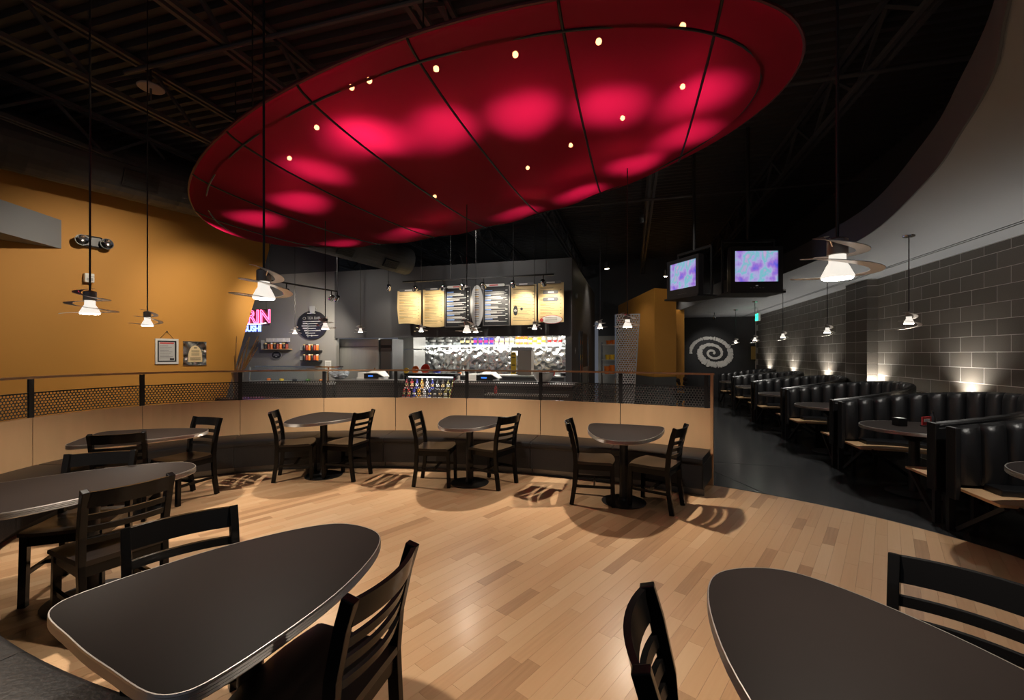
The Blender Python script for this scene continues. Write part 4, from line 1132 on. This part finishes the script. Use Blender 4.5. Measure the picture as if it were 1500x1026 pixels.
MB().lathe([(.03, 0), (.032, .02), (.032, .12), (.012, .16)], 12).build('body', wht, t, smooth=True); MB().lathe([(.012, .16), (.004, .21)], 10).build('nozzle', wht, t)
# service counter behind the railing
CV = 8.15
uA, uB = ux(490, CV), ux(838, CV)
t = thing('service_counter', 'dark service counter behind the railing under the menus', 'counter', kit(uA, CV), AZ)
tbox(t, 'body', mat('counter_dark', (.035, .034, .034), .4), 0, uB-uA, .05, .65, 0, .98); tbox(t, 'worktop', mat('counter_top_grey', (.16, .15, .145), .35), -.02, uB-uA+.02, 0, .7, .98, 1.02, .005)
for k in range(6): tbox(t, 'front_panel', mat('counter_panel', (.055, .053, .052), .4), .03+(uB-uA)/6*k, (uB-uA)/6*(k+1)-.03, .035, .05, .1, .9)
def register(px, label):
    t = thing('cash_register', label, 'cash register', kit(ux(px, CV+.3), CV+.3, 1.021), AZ, 'white and black cash registers')
    w = .30
    tbox(t, 'drawer', white_p, -w, w, 0, .35, 0, .05, .005)
    s = MB(); s.add([(-w*.3, -.02, .03), (w*.9, -.02, .03), (w*.9, -.02, .14), (-w*.3, -.02, .14), (-w*.3, .3, .03), (w*.9, .3, .03), (w*.9, .3, .17), (-w*.3, .3, .17)], [(0, 1, 2, 3), (7, 6, 5, 4), (0, 4, 5, 1), (1, 5, 6, 2), (2, 6, 7, 3), (3, 7, 4, 0)])
    s.build('display_housing', blk_p, t)
    tbox(t, 'display', mat('blue_display', (.02, .05, .2), .3, emit=(.05, .25, 1), es=1.2), .02, .14, -.024, -.02, .075, .10)
    tbox(t, 'printer', white_p, -w*.95, -w*.35, .02, .28, .05, .16, .012)
    s = MB(); s.add([(-w*.1, -.03, .165), (w*.8, -.03, .165), (w*1.25, .05, .08), (w*1.3, .25, .08), (w*.8, .3, .20), (-w*.1, .3, .20), (-w*.1, -.03, .15), (w*.8, -.03, .15), (w*1.25, .05, .065), (w*1.3, .25, .065), (w*.8, .3, .185), (-w*.1, .3, .185)],
                    [(0, 1, 4, 5), (1, 2, 3, 4), (6, 11, 10, 7), (7, 10, 9, 8), (0, 6, 7, 1), (1, 7, 8, 2), (2, 8, 9, 3), (3, 9, 10, 4), (4, 10, 11, 5), (5, 11, 6, 0)]); s.build('screen_lid', white_p, t)
register(539, 'white and black cash register left of the bottle cooler'); register(704, 'white and black cash register right of the bottle cooler')
t = thing('steel_bowl', 'large steel bowl at the right end of the service counter', 'bowl', kit(ux(796, CV+.3), CV+.3, 1.021))
MB().lathe([(.09, 0), (.17, .09), (.22, .22), (.21, .22), (.16, .10), (.06, .015)], 24).build('body', steel, t, smooth=True); MB().tube([(.217*math.cos(2*PI*k/24), .217*math.sin(2*PI*k/24), .22) for k in range(24)], .007, 6, True).build('rim', chrome, t)
t = thing('plastic_bag', 'clear crumpled bag lying on the left of the service counter', 'bag', kit(ux(497, CV+.3), CV+.3, 1.02))
s = MB(); rnd = random.Random(3); s.sphere((0, 0, .11), .2, 16, 10, .55)
s.v = [Vector((p.x*rnd.uniform(.8, 1.2), p.y*rnd.uniform(.8, 1.2), max(0.001, p.z*rnd.uniform(.8, 1.15)))) for p in s.v]; s.build('bag', mat('milky_film', (.45, .5, .55), .2), t)
s = MB(); s.lathe([(.02, .2), (.03, .22), (.06, .27)], 10); s.build('knot', mat('milky_film', (.45, .5, .55), .2), t)
t = thing('ketchup_bottle', 'red squeeze bottle on the counter ledge', 'bottle', kit(ux(726, 8.0), 8.0, .835))
MB().lathe([(.028, 0), (.03, .02), (.03, .11), (.01, .14)], 12).build('body', red_p, t, smooth=True); MB().lathe([(.01, .14), (.004, .17)], 8).build('nozzle', red_p, t)
t = thing('glass_ledge', 'steel ledge along the front of the service counter', 'ledge', kit(ux(712, 8.0), 7.92), AZ)
w = ux(832, 8.0)-ux(712, 8.0); tbox(t, 'board', steel, 0, w, 0, .2, .80, .83)
for q in (.1, .5, .9): tbox(t, 'bracket', black_metal, w*q-.01, w*q+.01, .02, .2, .7, .80)
# open bottle cooler
BV = 7.55; uA, uB = ux(584, BV), ux(657, BV)
t = thing('bottle_cooler', 'open black cooler packed with bottles behind the railing', 'cooler', kit(uA, BV), AZ)
w = uB-uA
tbox(t, 'cabinet', blk_p, 0, w, 0, .55, 0, .55); tbox(t, 'back', blk_p, 0, w, .5, .55, .55, 1.17); tbox(t, 'top', blk_p, -.02, w+.02, .25, .55, 1.17, 1.21)
for x in (0, w): 
    s = MB(); s.plate([(0, .55), (.55, .55), (.55, 1.17), (.30, 1.17)], (x-.012, 0, 0), (0, 1, 0), (0, 0, 1), .024); s.build('side_panel', chrome, t)
for k in range(3): tbox(t, 'shelf', white_p, .02, w-.02, .08+.13*k, .08+.13*k+.13, .57+.16*k, .585+.16*k)
cols = [(.55, .04, .04), (.06, .06, .45), (.85, .40, .03), (.80, .80, .78), (.08, .10, .50), (.05, .05, .05), (.12, .10, .08), (.30, .25, .06), (.45, .42, .10)]
for tier in range(3):
    for k in range(9):
        c = cols[k]; nm = ('red', 'purple', 'orange', 'white', 'blue', 'black', 'brown', 'olive', 'yellow')[k]
        l = '%s drink bottle on the %s shelf of the open cooler' % (nm, ('front', 'middle', 'top')[tier])
        bt = thing('drink_bottle', l, 'bottle', W(uA+.07+(w-.14)*k/8, BV+.145+.13*tier, .586+.16*tier), 0, 'bottles in the open cooler')
        MB().lathe([(.032, 0), (.034, .01), (.034, .12), (.014, .16), (.014, .175)], 12).build('body', mat('bottle_'+nm, c, .25), bt, smooth=True)
        MB().lathe([(.017, .175), (.017, .20), (.0001, .201)], 10).build('cap', white_p if k in (2, 3, 4) else blk_p, bt)
        MB().lathe([(.0345, .04), (.0345, .09)], 12).build('paper_label', wht if k % 2 else gold, bt)
tbox(t, 'added_light_tube', mat('added_cooler_tube', (1, 1, 1), .4, emit=(1, .98, .95), es=3), .05, w-.05, .30, .33, 1.13, 1.15)  # tube and area lamp added inside the cooler to brighten the bottles
light('added_cooler_light', 'AREA', W((uA+uB)/2, BV+.20, 1.12), 4, (1, .98, .95), target=W((uA+uB)/2, BV+.28, .6), shape=(w-.1, .05))
# sushi case at the left end
SVV = 8.3; uA, uB = ux(360, SVV), ux(476, SVV)
t = thing('sushi_case', 'glass sushi display case at the left end of the counter', 'display case', kit(uA, SVV), AZ)
w = uB-uA
tbox(t, 'counter', mat('counter_dark', (.035, .034, .034), .4), -.2, w+.2, 0, .8, 0, .90); tbox(t, 'steel_base', steel, 0, w, .1, .6, .90, .95); tbox(t, 'top_frame', chrome, -.02, w+.02, .28, .62, 1.28, 1.31)
s = MB(); s.plate([(0, .95), (w, .95), (w, 1.28), (0, 1.28)], (0, .12, 0), (1, 0, 0), (0, 0, 1), .006); s.build('front_glass', clear_glass, t)
for x in (0, w): tbox(t, 'frame_post', chrome, x-.01, x+.01, .1, .13, .95, 1.29)
for k in range(5):
    MB().lathe([(.05, 0), (.055, .03), (.04, .05)], 12, (w*(.15+.17*k), .35, .95)).build('food_portion', (org, yel, blk_p, mat('sushi_green', (.06, .2, .04), .5), org)[k], t, smooth=True)
t = thing('counter_ledge', 'dark counter end behind the railing, carrying the stick vase', 'counter', (-5.35, 7.75, 0), AZ)
tbox(t, 'top', mat('counter_dark', (.035, .034, .034), .4), 0, 1.15, 0, .5, .72, .80); tbox(t, 'body', mat('counter_dark', (.035, .034, .034), .4), .12, 1.1, .06, .5, 0, .72)
t = thing('stick_vase', 'tall steel vase of long dry bamboo sticks by the orange wall', 'vase', (-5.0, 7.84, .801))
MB().lathe([(.06, 0), (.065, .02), (.07, .25), (.095, .42), (.105, .47), (.095, .465), (.06, .3), (.05, .03)], 20).build('body', steel, t, smooth=True)
rnd = random.Random(5)
for k in range(16):
    a = rnd.uniform(0, 2*PI); L = rnd.uniform(.35, .95)
    MB().tube([(.03*math.cos(a), .03*math.sin(a), .1), (.06*math.cos(a)+.02, .06*math.sin(a), .47), (.08*math.cos(a)+.05+.38*L*rnd.random(), .12*math.sin(a), .45+L*.75)], .007, 6).build('stick', mat('dry_bamboo', (.85, .60, .27), .6), t)
# ------------------------------------------------------------------ SIGNS AND THINGS ON THE WALLS
GV = 9.48
RX = (PI/2, 0, 0)
u_, z_ = on(458, 476.5, GV)
t = thing('chalk_sign', 'round black chalk sign with tea bar lettering on the grey wall', 'sign', kit(u_, GV, z_), AZ)
sc_ = W(u_, GV).y/F
rx, rz_ = 26.2*sc_, 20.8*sc_
MB().plate([(rx*math.cos(2*PI*k/40), rz_*math.sin(2*PI*k/40)) for k in range(40)], (0, 0, 0), (1, 0, 0), (0, 0, 1), .03).build('panel', blackboard, t)
text('TEA BAR', .105, mat('chalk_grey', (.32, .32, .32), .7), t, (.06, -.033, .18), RX)
MB().tube([(-.235+.045*math.cos(2*PI*k/16), -.034, .18+.03*math.sin(2*PI*k/16)) for k in range(16)], .006, 6, True).build('scroll_mark', mat('chalk_grey', (.32, .32, .32), .7), t)
b = MB(); b.box(-.28, .27, -.035, -.031, .085, .10); b.box(-.14, .12, -.035, -.031, .30, .315)
rnd = random.Random(9)
for k in range(6): b.box(-.32+.04*abs(k-1), -.14, -.035, -.031, .03-.062*k, .055-.062*k); b.box(-.11, .10+.2*rnd.random(), -.035, -.031, .03-.062*k, .042-.062*k)
b.box(-.014, .014, -.035, -.031, -.30, -.26); b.build('chalk_lines', ink_l, t); MB().box(-.125, -.119, -.035, -.031, -.33, .05).build('chalk_divider', ink_l, t)
t2 = thing('cup_cutout', 'pale steaming cup cut-out on top of the round chalk sign', 'sign', kit(on(459, 454, GV)[0], GV-.035, on(459, 454, GV)[1]), AZ)
MB().plate([(-.09, .09), (-.075, -.06), (-.04, -.10), (.04, -.10), (.075, -.06), (.09, .09)], (0, 0, 0), (1, 0, 0), (0, 0, 1), .012).build('cup', mat('pale_cup_grey', (.42, .43, .44), .6), t2)
MB().tube([(.08, -.006, .05), (.125, -.006, .04), (.12, -.006, -.02), (.075, -.006, -.03)], .009, 6).build('cup_handle', mat('pale_cup_grey', (.42, .43, .44), .6), t2)
# neon sign, its first letter hidden by the orange wall's slanted end
pn = at(371, 465, 10.4)
neon_r = mat('neon_red', (1, .1, .15), .4, emit=(1, .06, .16), es=9); neon_b = mat('neon_blue', (.1, .1, 1), .4, emit=(.10, .16, 1), es=8); neon_w = mat('neon_white', (1, .8, .85), .4, emit=(1, .75, .8), es=7)
t = thing('neon_sign', 'red and blue neon sign reading KIRIN SUSHI beside the orange wall', 'neon sign', pn, AZ)
text('KIRIN', .44, neon_r, t, (-.03, 0, 0), RX, 'neon_tube', tube=.009); text('SUSHI', .20, neon_b, t, (-.02, 0, -.28), RX, 'neon_tube', tube=.008)
MB().tube([(-.5, 0, -.165), (.2, 0, -.165), (.38, 0, -.145)], .008, 6).build('neon_tube', neon_w, t)
MB().box(-.6, .44, .03, .05, -.20, .19).build('backing', blk_p, t); [MB().tube([(x_, .04, .19), (x_, .04, 5.2-pn.z)], .004, 6).build('hanger', black_metal, t) for x_ in (-.4, .35)]
light('neon_glow', 'POINT', pn+Vector((0, -.25, -.25)), 0.3, (.4, .35, 1), radius=.1)
# canister shelf with its oval plaque, and the two cup shelves
def canister_shelf(px0, px1, py, label, n, card, prefix):
    u0, z0 = on(px0, py, GV); u1, _ = on(px1, py, GV); w = u1-u0
    t = thing('canister_shelf', label, 'shelf', kit(u0, GV, z0), AZ)
    tbox(t, 'board', ply_edge if card else blk_p, -.03, w+.05, -.16, 0, -.02, 0); tbox(t, 'end_panel', mat('shelf_grey', (.25, .25, .25), .5), -.045, -.03, -.16, 0, -.02, .24 if card else .10)
    if card:
        for k in range(6): tbox(t, 'price_card', wht, w*k/6+.005, w*(k+1)/6-.005, -.03, -.02, .19, .29)
    for k in range(n):
        c = thing('canister', '%s canister on the %s, place %s from the left' % (('black', 'red', 'orange')[k % 3], prefix, ('first', 'second', 'third', 'fourth', 'fifth', 'sixth', 'seventh', 'eighth')[k]), 'canister', W(u0+w*(k+.5)/n, GV-.085, z0+.001), 0, 'tea canisters on the grey wall')
        r = min(.036, w/n*.42)
        MB().lathe([(r, 0), (r, .13), (r*.9, .135)], 12).build('body', (blk_p, mat('canister_red', (.35, .05, .02), .4), org)[k % 3], c, smooth=True); MB().lathe([(r*1.02, .13), (r*1.02, .155), (.0001, .157)], 12).build('lid', (gold, blk_p, wht)[k % 3], c)
    return t
canister_shelf(391, 426, 511.5, 'long shelf of tea canisters with price cards above', 8, True, 'long price card shelf')
canister_shelf(447.5, 470, 513.5, 'upper small black shelf of canisters below the round sign', 6, False, 'upper small shelf')
canister_shelf(447.5, 470, 528, 'lower small black shelf of canisters below the round sign', 6, False, 'lower small shelf')
u_, z_ = on(405.5, 520.5, GV); t = thing('oval_plaque', 'small black oval plaque below the price card shelf', 'sign', kit(u_, GV, z_), AZ)
MB().plate([(.17*math.cos(2*PI*k/28), .11*math.sin(2*PI*k/28)) for k in range(28)], (0, 0, 0), (1, 0, 0), (0, 0, 1), .015).build('rim', mat('plaque_rim_grey', (.4, .4, .38), .5), t)
MB().plate([(.155*math.cos(2*PI*k/28), .095*math.sin(2*PI*k/28)) for k in range(28)], (0, -.013, 0), (1, 0, 0), (0, 0, 1), .006).build('panel', blackboard, t)
b = MB(); b.box(-.08, .08, -.0205, -.0188, .02, .032); b.box(-.10, .10, -.0205, -.0188, -.01, .002); b.box(-.03, .03, -.0205, -.0188, -.045, -.03); b.build('print_lines', ink_l, t)
u0, z0 = on(481, 542, GV); t = thing('notice_sheet', 'white notice sheet taped at the right end of the grey wall', 'notice', kit(u0, GV-.002, z0), AZ)
tbox(t, 'sheet', wht, -.10, .09, -.004, 0, -.05, .24); b = MB(); [b.box(-.08, .07, -.006, -.0045, .03+.03*k, .036+.03*k) for k in range(6)]; b.build('print_lines', ink_d, t)

# framed awards, emergency light and speaker on the orange wall (local x along the wall, -y into the room)
OAZ = math.atan2(OD.y, OD.x); OL = OD.length
def owall(px, py):
    r = (px-750)/F; tt = (r*OP.y-OP.x)/(OD.x-r*OD.y); p = OP+OD*tt; return Vector((p.x, p.y, EYE-(py-519)*p.y/F))+ON*.002
def ow_size(x0, x1): return (owall(x1, 519)-owall(x0, 519)).length
p = owall(244, 515); w = ow_size(227, 261)/2; h = 18.5*p.y/F
t = thing('framed_award', 'framed certificate hung by a wire, left of the arched award', 'picture', p, OAZ, 'framed awards on the orange wall')
for a in ((-w, -w*.82, -h, h), (w*.82, w, -h, h), (-w*.82, w*.82, -h, -h*.84), (-w*.82, w*.82, h*.84, h)): tbox(t, 'frame', silver, a[0], a[1], -.025, 0, a[2], a[3])
tbox(t, 'mat_board', blackboard, -w*.82, w*.82, -.012, 0, -h*.84, h*.84); tbox(t, 'certificate', mat('certificate_grey', (.50, .50, .50), .5, var=.1, scale=10), -w*.68, w*.68, -.016, -.012, -h*.74, h*.74)
tbox(t, 'title_line', red_p, -w*.6, w*.6, -.018, -.016, h*.60, h*.70); b = MB()
for k in range(9): b.box(-w*.6, w*(.1+.45*((k*37) % 10)/10), -.018, -.016, h*(.42-.12*k), h*(.45-.12*k))
b.build('print_lines', mat('grey_ink', (.2, .2, .2), .6), t); tbox(t, 'seal', blackboard, w*.25, w*.62, -.018, -.016, -h*.7, -h*.55)
for s in (-1, 1): MB().tube([(s*w*.6, -.01, h), (0, -.01, h+.14)], .003, 5).build('wire', black_metal, t)
MB().sphere((0, -.01, h+.14), .012, 8, 6).build('nail', chrome, t)
p = owall(285, 518); w = ow_size(268, 302)/2; h = 17.5*p.y/F
t = thing('framed_award', 'silver square award with cream arched plate, right of the certificate', 'picture', p, OAZ, 'framed awards on the orange wall')
tbox(t, 'backing', splash, -w, w, -.02, 0, -h, h); tbox(t, 'top_edge', steel_dark, -w, w, -.024, 0, h*.95, h)
arch = [(-w*.62, -h*.72), (w*.62, -h*.72)]+[(w*.62*math.cos(PI*k/16)**1 if False else w*.60*math.cos(PI*k/16), -h*.35+h*1.0*math.sin(PI*k/16)) for k in range(17)]
MB().plate(arch, (0, -.02, 0), (1, 0, 0), (0, 0, 1), .012).build('arched_plate', mat('cream_plate', (.80, .62, .36), .5), t)
b = MB(); b.box(-w*.12, w*.12, -.034, -.0322, h*.42, h*.5)
for k in range(5): b.box(-w*.34, w*.34, -.034, -.0322, h*(.22-.1*k), h*(.25-.1*k))
for k in range(2): b.box(-w*.46, w*.46, -.034, -.0322, h*(-.42-.14*k), h*(-.36-.14*k))
b.build('print_lines', ink_d, t)
p = owall(134, 355.5); w = ow_size(116, 152)/2
t = thing('emergency_light', 'black twin-head emergency light high on the orange wall', 'emergency light', p, OAZ)
s = MB(); s.box(-w*.8, w*.8, -.09, 0, -.10, .10); s.build('housing', blk_p, t, bevel=.03)
for sx in (-1, 1):
    s = MB(); s.lathe([(.05, 0), (.085, .06), (.09, .10), (.08, .10), (.05, .05)], 18); s.v = [Matrix.Rotation(PI/2, 3, 'X') @ v+Vector((sx*w, -.06, -.01)) for v in s.v]; hd = s.build('lamp_head', blk_p, t, smooth=True)
    s = MB(); s.lathe([(.0001, .085), (.07, .088), (.085, .101), (.078, .09), (.03, .05), (.0001, .05)], 18); s.v = [Matrix.Rotation(PI/2, 3, 'X') @ v+Vector((sx*w, -.06, -.01)) for v in s.v]; s.build('reflector', chrome, hd, smooth=True)
p = owall(128.5, 408); t = thing('wall_sensor', 'small white sensor box under the emergency light', 'sensor', p, OAZ)
tbox(t, 'body', white_p, -.06, .06, -.10, 0, -.075, .075, .012); tbox(t, 'lens', mat('grey_lens', (.4, .4, .4), .3), -.04, .04, -.106, -.10, -.05, .0); tbox(t, 'seam', steel_dark, -.06, .06, -.101, -.099, .02, .024)
# disc smoke detector under the deck
t = thing('ceiling_disc', 'pale round ceiling disc under the dark deck, top left', 'detector', at(221, 130, 5.3), 0)
MB().lathe([(.13, 0), (.14, .01), (.12, .03)], 24).build('disc', mat('disc_grey', (.45, .44, .42), .6), t, smooth=True); MB().tube([(0, 0, .03), (0, 0, 5.2-t.location.z)], .01, 6).build('stem', black_metal, t)
MB().lathe([(.012, 0), (.012, -.12), (.004, -.14)], 8).build('sprinkler_tip', steel_dark, t)

# door in the kitchen side wall, rack with orange pots, perforated screen
def side(name, v0, v1, z0, z1, x0, x1, m, t): return tbox(t, name, m, x0, x1, v0, v1, z0, z1)
t = thing('door_1', None, None, W(KR, 0), AZ); t['kind'] = 'structure'
side('door_jamb', 10.62, 10.72, 0, 2.18, 0, .05, chrome, t); side('door_jamb', 11.02, 11.10, 0, 2.18, 0, .05, chrome, t); side('door_leaf', 11.10, 12.55, 0, 2.15, .0, .03, mat('door_black', (.02, .02, .022), .4), t); side('door_jamb', 12.55, 12.68, 0, 2.1, 0, .05, chrome, t); side('kick_panel', 11.2, 12.45, .3, 1.25, .03, .04, steel, t)
t = thing('wall_switch', 'small pale switch plate on the charcoal wall by the kitchen door', 'switch', W(KR, 9.95, 1.68), AZ)
side('plate', -.04, .04, -.07, .07, 0, .012, mat('switch_grey', (.3, .3, .3), .5), t); side('toggle', -.01, .01, -.02, .02, .012, .02, white_p, t)
t = thing('round_lamp', 'small round chrome lamp on the charcoal wall corner', 'lamp', W(KR, 10.0, 2.95), AZ)
s = MB(); s.lathe([(.05, 0), (.06, .03), (.05, .05), (.03, .03)], 16); s.v = [Matrix.Rotation(PI/2, 3, 'Y') @ v for v in s.v]; s.build('body', steel, t, smooth=True)
s = MB(); s.lathe([(.0001, .035), (.03, .036)], 12); s.v = [Matrix.Rotation(PI/2, 3, 'Y') @ v for v in s.v]; s.build('lens', blk_p, t)
RV = 15.2; u0, u1 = ux(881, RV), ux(916, RV); w = u1-u0
t = thing('storage_rack', 'chrome storage rack with orange pots behind the perforated screen', 'rack', kit(u0, RV), AZ)
for x in (0, w):
    for y in (0, .45): tbox(t, 'post', chrome, x-.015, x+.015, y-.015, y+.015, 0, 2.02)
RZ = [on(893, y_, RV)[1] for y_ in (548, 527, 504.5)]
for z in RZ: tbox(t, 'shelf', steel, 0, w, 0, .45, z-.03, z)
for px, k, l, m_, r, h in ((889, 0, 'orange pot on the lower rack shelf, left', org, .10, .26), (897, 0, 'orange pot on the lower rack shelf, right', org, .10, .30), (890, 1, 'yellow pot on the middle rack shelf, left', yel, .085, .17), (897, 1, 'yellow pot on the middle rack shelf, right', yel, .085, .17), (891.5, 2, 'orange pot on the top rack shelf, left', org, .095, .13), (899, 2, 'orange pot on the top rack shelf, right', org, .095, .15)):
    c = thing('storage_pot', l, 'pot', kit(ux(px, RV+.2), RV+.2, RZ[k]+.001), 0, 'pots on the storage rack')
    MB().lathe([(r*.8, 0), (r, h*.9), (r*.95, h)], 16).build('body', m_, c, smooth=True); MB().lathe([(r*1.03, h*.88), (r*1.06, h*.94), (r*1.0, h)], 16).build('rim', m_, c, smooth=True)
PV = 9.1; a, zt_ = on(902.5, 461, PV); b_, _ = on(937, 461, PV); c_, _ = on(929, 610, PV)
t = thing('screen_panel', 'tall slanted perforated metal screen in front of the orange block', 'screen', kit(a, PV), AZ)
mm = MB(); mm.uvs = True; mm.add([(0, 0, 0), (c_-a-.05, 0, 0), (b_-a, 0, zt_), (0, 0, zt_)], [(0, 1, 2, 3)]); o = mm.build('perforated_sheet', perf_screen, t); set_uv(o, lambda co: (co.x, co.z))
tbox(t, 'post', chrome, -.025, 0, -.02, .02, 0, zt_); MB().bar((c_-a-.05, 0, 0), (b_-a, 0, zt_), .012, .02).build('edge_bar', steel, t); MB().bar((0, 0, zt_), (b_-a, 0, zt_), .012, .012).build('edge_bar', steel, t)

# spiral of stone slivers on the far black wall
u_, z_ = on(1044, 517.5, 17.38)
t = thing('spiral_mosaic', 'pale stone spiral emblem on the far black wall', 'wall art', kit(u_, 17.38, z_), AZ)
mm = MB(); rnd = random.Random(11); stone = mat('pale_stone', (.74, .72, .68), .7, var=.2, scale=20)
sc_ = W(u_, 17.38).y/F
TH = 2*PI*2.62; NS = 330
for k in range(NS):
    q = k/NS; th = TH*q; r = .05+.98*q**1.15
    wd = .09+.08*q+.20*math.exp(-((q-.70)/.13)**2)
    a = th+PI*.25-1.19+rnd.uniform(-.03, .03)
    tilt = .42
    x = r*math.cos(a)*30.5*sc_; y = r*math.sin(a)*24*sc_
    X = x*math.cos(.30)+y*math.sin(.30)*.6; Z = -x*math.sin(.30)*.75+y*math.cos(.30)
    wl = wd*24*sc_*rnd.uniform(.72, 1.3); dd = Vector((X, 0, Z)).normalized(); d2 = Vector((-dd.z, 0, dd.x)); ln = max(.02, r*TH/NS*30*sc_*.62)
    c = Vector((X, 0, Z)); y0 = -rnd.uniform(.015, .035)
    pts = [c+dd*(sa*wl/2)+d2*(sb*ln) for sa, sb in ((-1, -1), (1, -1), (1, 1), (-1, 1))]
    mm.add([Vector((p.x, 0.0, p.z)) for p in pts]+[Vector((p.x, y0, p.z)) for p in pts], [(0, 1, 2, 3), (7, 6, 5, 4), (0, 4, 5, 1), (1, 5, 6, 2), (2, 6, 7, 3), (3, 7, 4, 0)])
o = mm.build('stone_slivers', stone, t); o['kind'] = 'stuff'
for px, py, r in ((1024.5, 525.5, .055), (1030.5, 531.5, .075), (1036.5, 536, .06)):
    uu, zz_ = on(px, py, 17.38); MB().plate([(r*(1.1 if k % 3 else .9)*math.cos(2*PI*k/9), r*.8*math.sin(2*PI*k/9)) for k in range(9)], (uu-u_, 0, zz_-z_), (1, 0, 0), (0, 0, 1), .03).build('stone', stone, t)
u_, z_ = on(1105, 517, 17.38); t = thing('wall_poster', 'narrow yellow framed poster right of the stone spiral', 'poster', kit(u_, 17.38, z_), AZ)
tbox(t, 'frame', black_metal, -.16, .16, -.03, 0, -.30, .27); tbox(t, 'print', mat('ochre_poster', (.50, .32, .08), .5), -.12, .12, -.035, -.03, -.24, .23)
p = at(1110, 465, 12.8); t = thing('exit_sign', 'green lit exit sign under the far soffit', 'exit sign', p, AZ+.04)
tbox(t, 'housing', white_p, -.03, .03, -.15, .15, -.11, .11, .006); ex = mat('exit_green', (.02, .5, .25), .4, emit=(.03, .9, .45), es=3)
tbox(t, 'lit_face', ex, -.034, -.03, -.14, .14, -.10, .10); MB().tube([(0, 0, .11), (0, 0, 2.97-p.z)], .012, 6).build('stem', chrome, t)
text('EXIT', .13, white_p, t, (-.036, 0, 0), (PI/2, 0, -PI/2))
for k, px in enumerate((1122.5, 1128.5)):
    q = at(px, 519, 15.5); tag(MB().tube([(q.x, q.y, 0), (q.x, q.y, 2.6)], .055, 12).build('wall_pipe', mat('pipe_grey', (.36, .36, .36), .45, .3), smooth=True), ('left', 'right')[k]+' one of two grey pipes in the far corner by the booths', 'pipe', 'pipes in the far corner')
# dry flower stems behind the right end of the railing
p = at(996, 562, 6.4); t = thing('dark_twig_ball', 'small dark dried plant behind the right end of the railing', 'plant', (p.x, p.y, 0))
MB().lathe([(.10, 0), (.11, .02), (.05, .05), (.03, .06), (.03, .9), (.09, .95), (.11, 1.02), (.08, 1.0)], 14).build('stand', blk_p, t, smooth=True)
rnd = random.Random(4)
for k in range(14): a = rnd.uniform(0, 2*PI); MB().sphere((.07*math.cos(a), .07*math.sin(a), 1.05+rnd.uniform(0, .22)), rnd.uniform(.018, .035), 8, 6).build('seed_head', mat('dark_brown_seed', (.02, .013, .01), .5), t)

# ------------------------------------------------------------------ LIGHT inside the kitchen (fluorescent fittings behind the charcoal front)
def fitting(u, v, z, L, power, label, tilt=0.0):
    t = thing('ceiling_light', label, 'lamp', kit(u, v, z), AZ, 'kitchen light fittings')
    tbox(t, 'housing', white_p, -L/2, L/2, -.12, .12, .0, .06); tbox(t, 'diffuser', mat('fluorescent_diffuser', (1, 1, 1), .5, emit=(1, .96, .88), es=4), -L/2+.02, L/2-.02, -.10, .10, -.012, 0)
    light('kitchen_light', 'AREA', W(u, v, z-.02), power, (1, .95, .86), target=W(u, v, 0), shape=(L, .2)).rotation_euler = (0, 0, AZ)
    tbox(t, 'stem', steel, -.01, .01, -.01, .01, .06, 3.6-z)
fitting(-4.6, 11.2, 3.2, 1.5, 105, 'left kitchen ceiling light behind the menu wall'); fitting(-2.5, 11.2, 3.2, 1.5, 130, 'right kitchen ceiling light behind the menu wall')
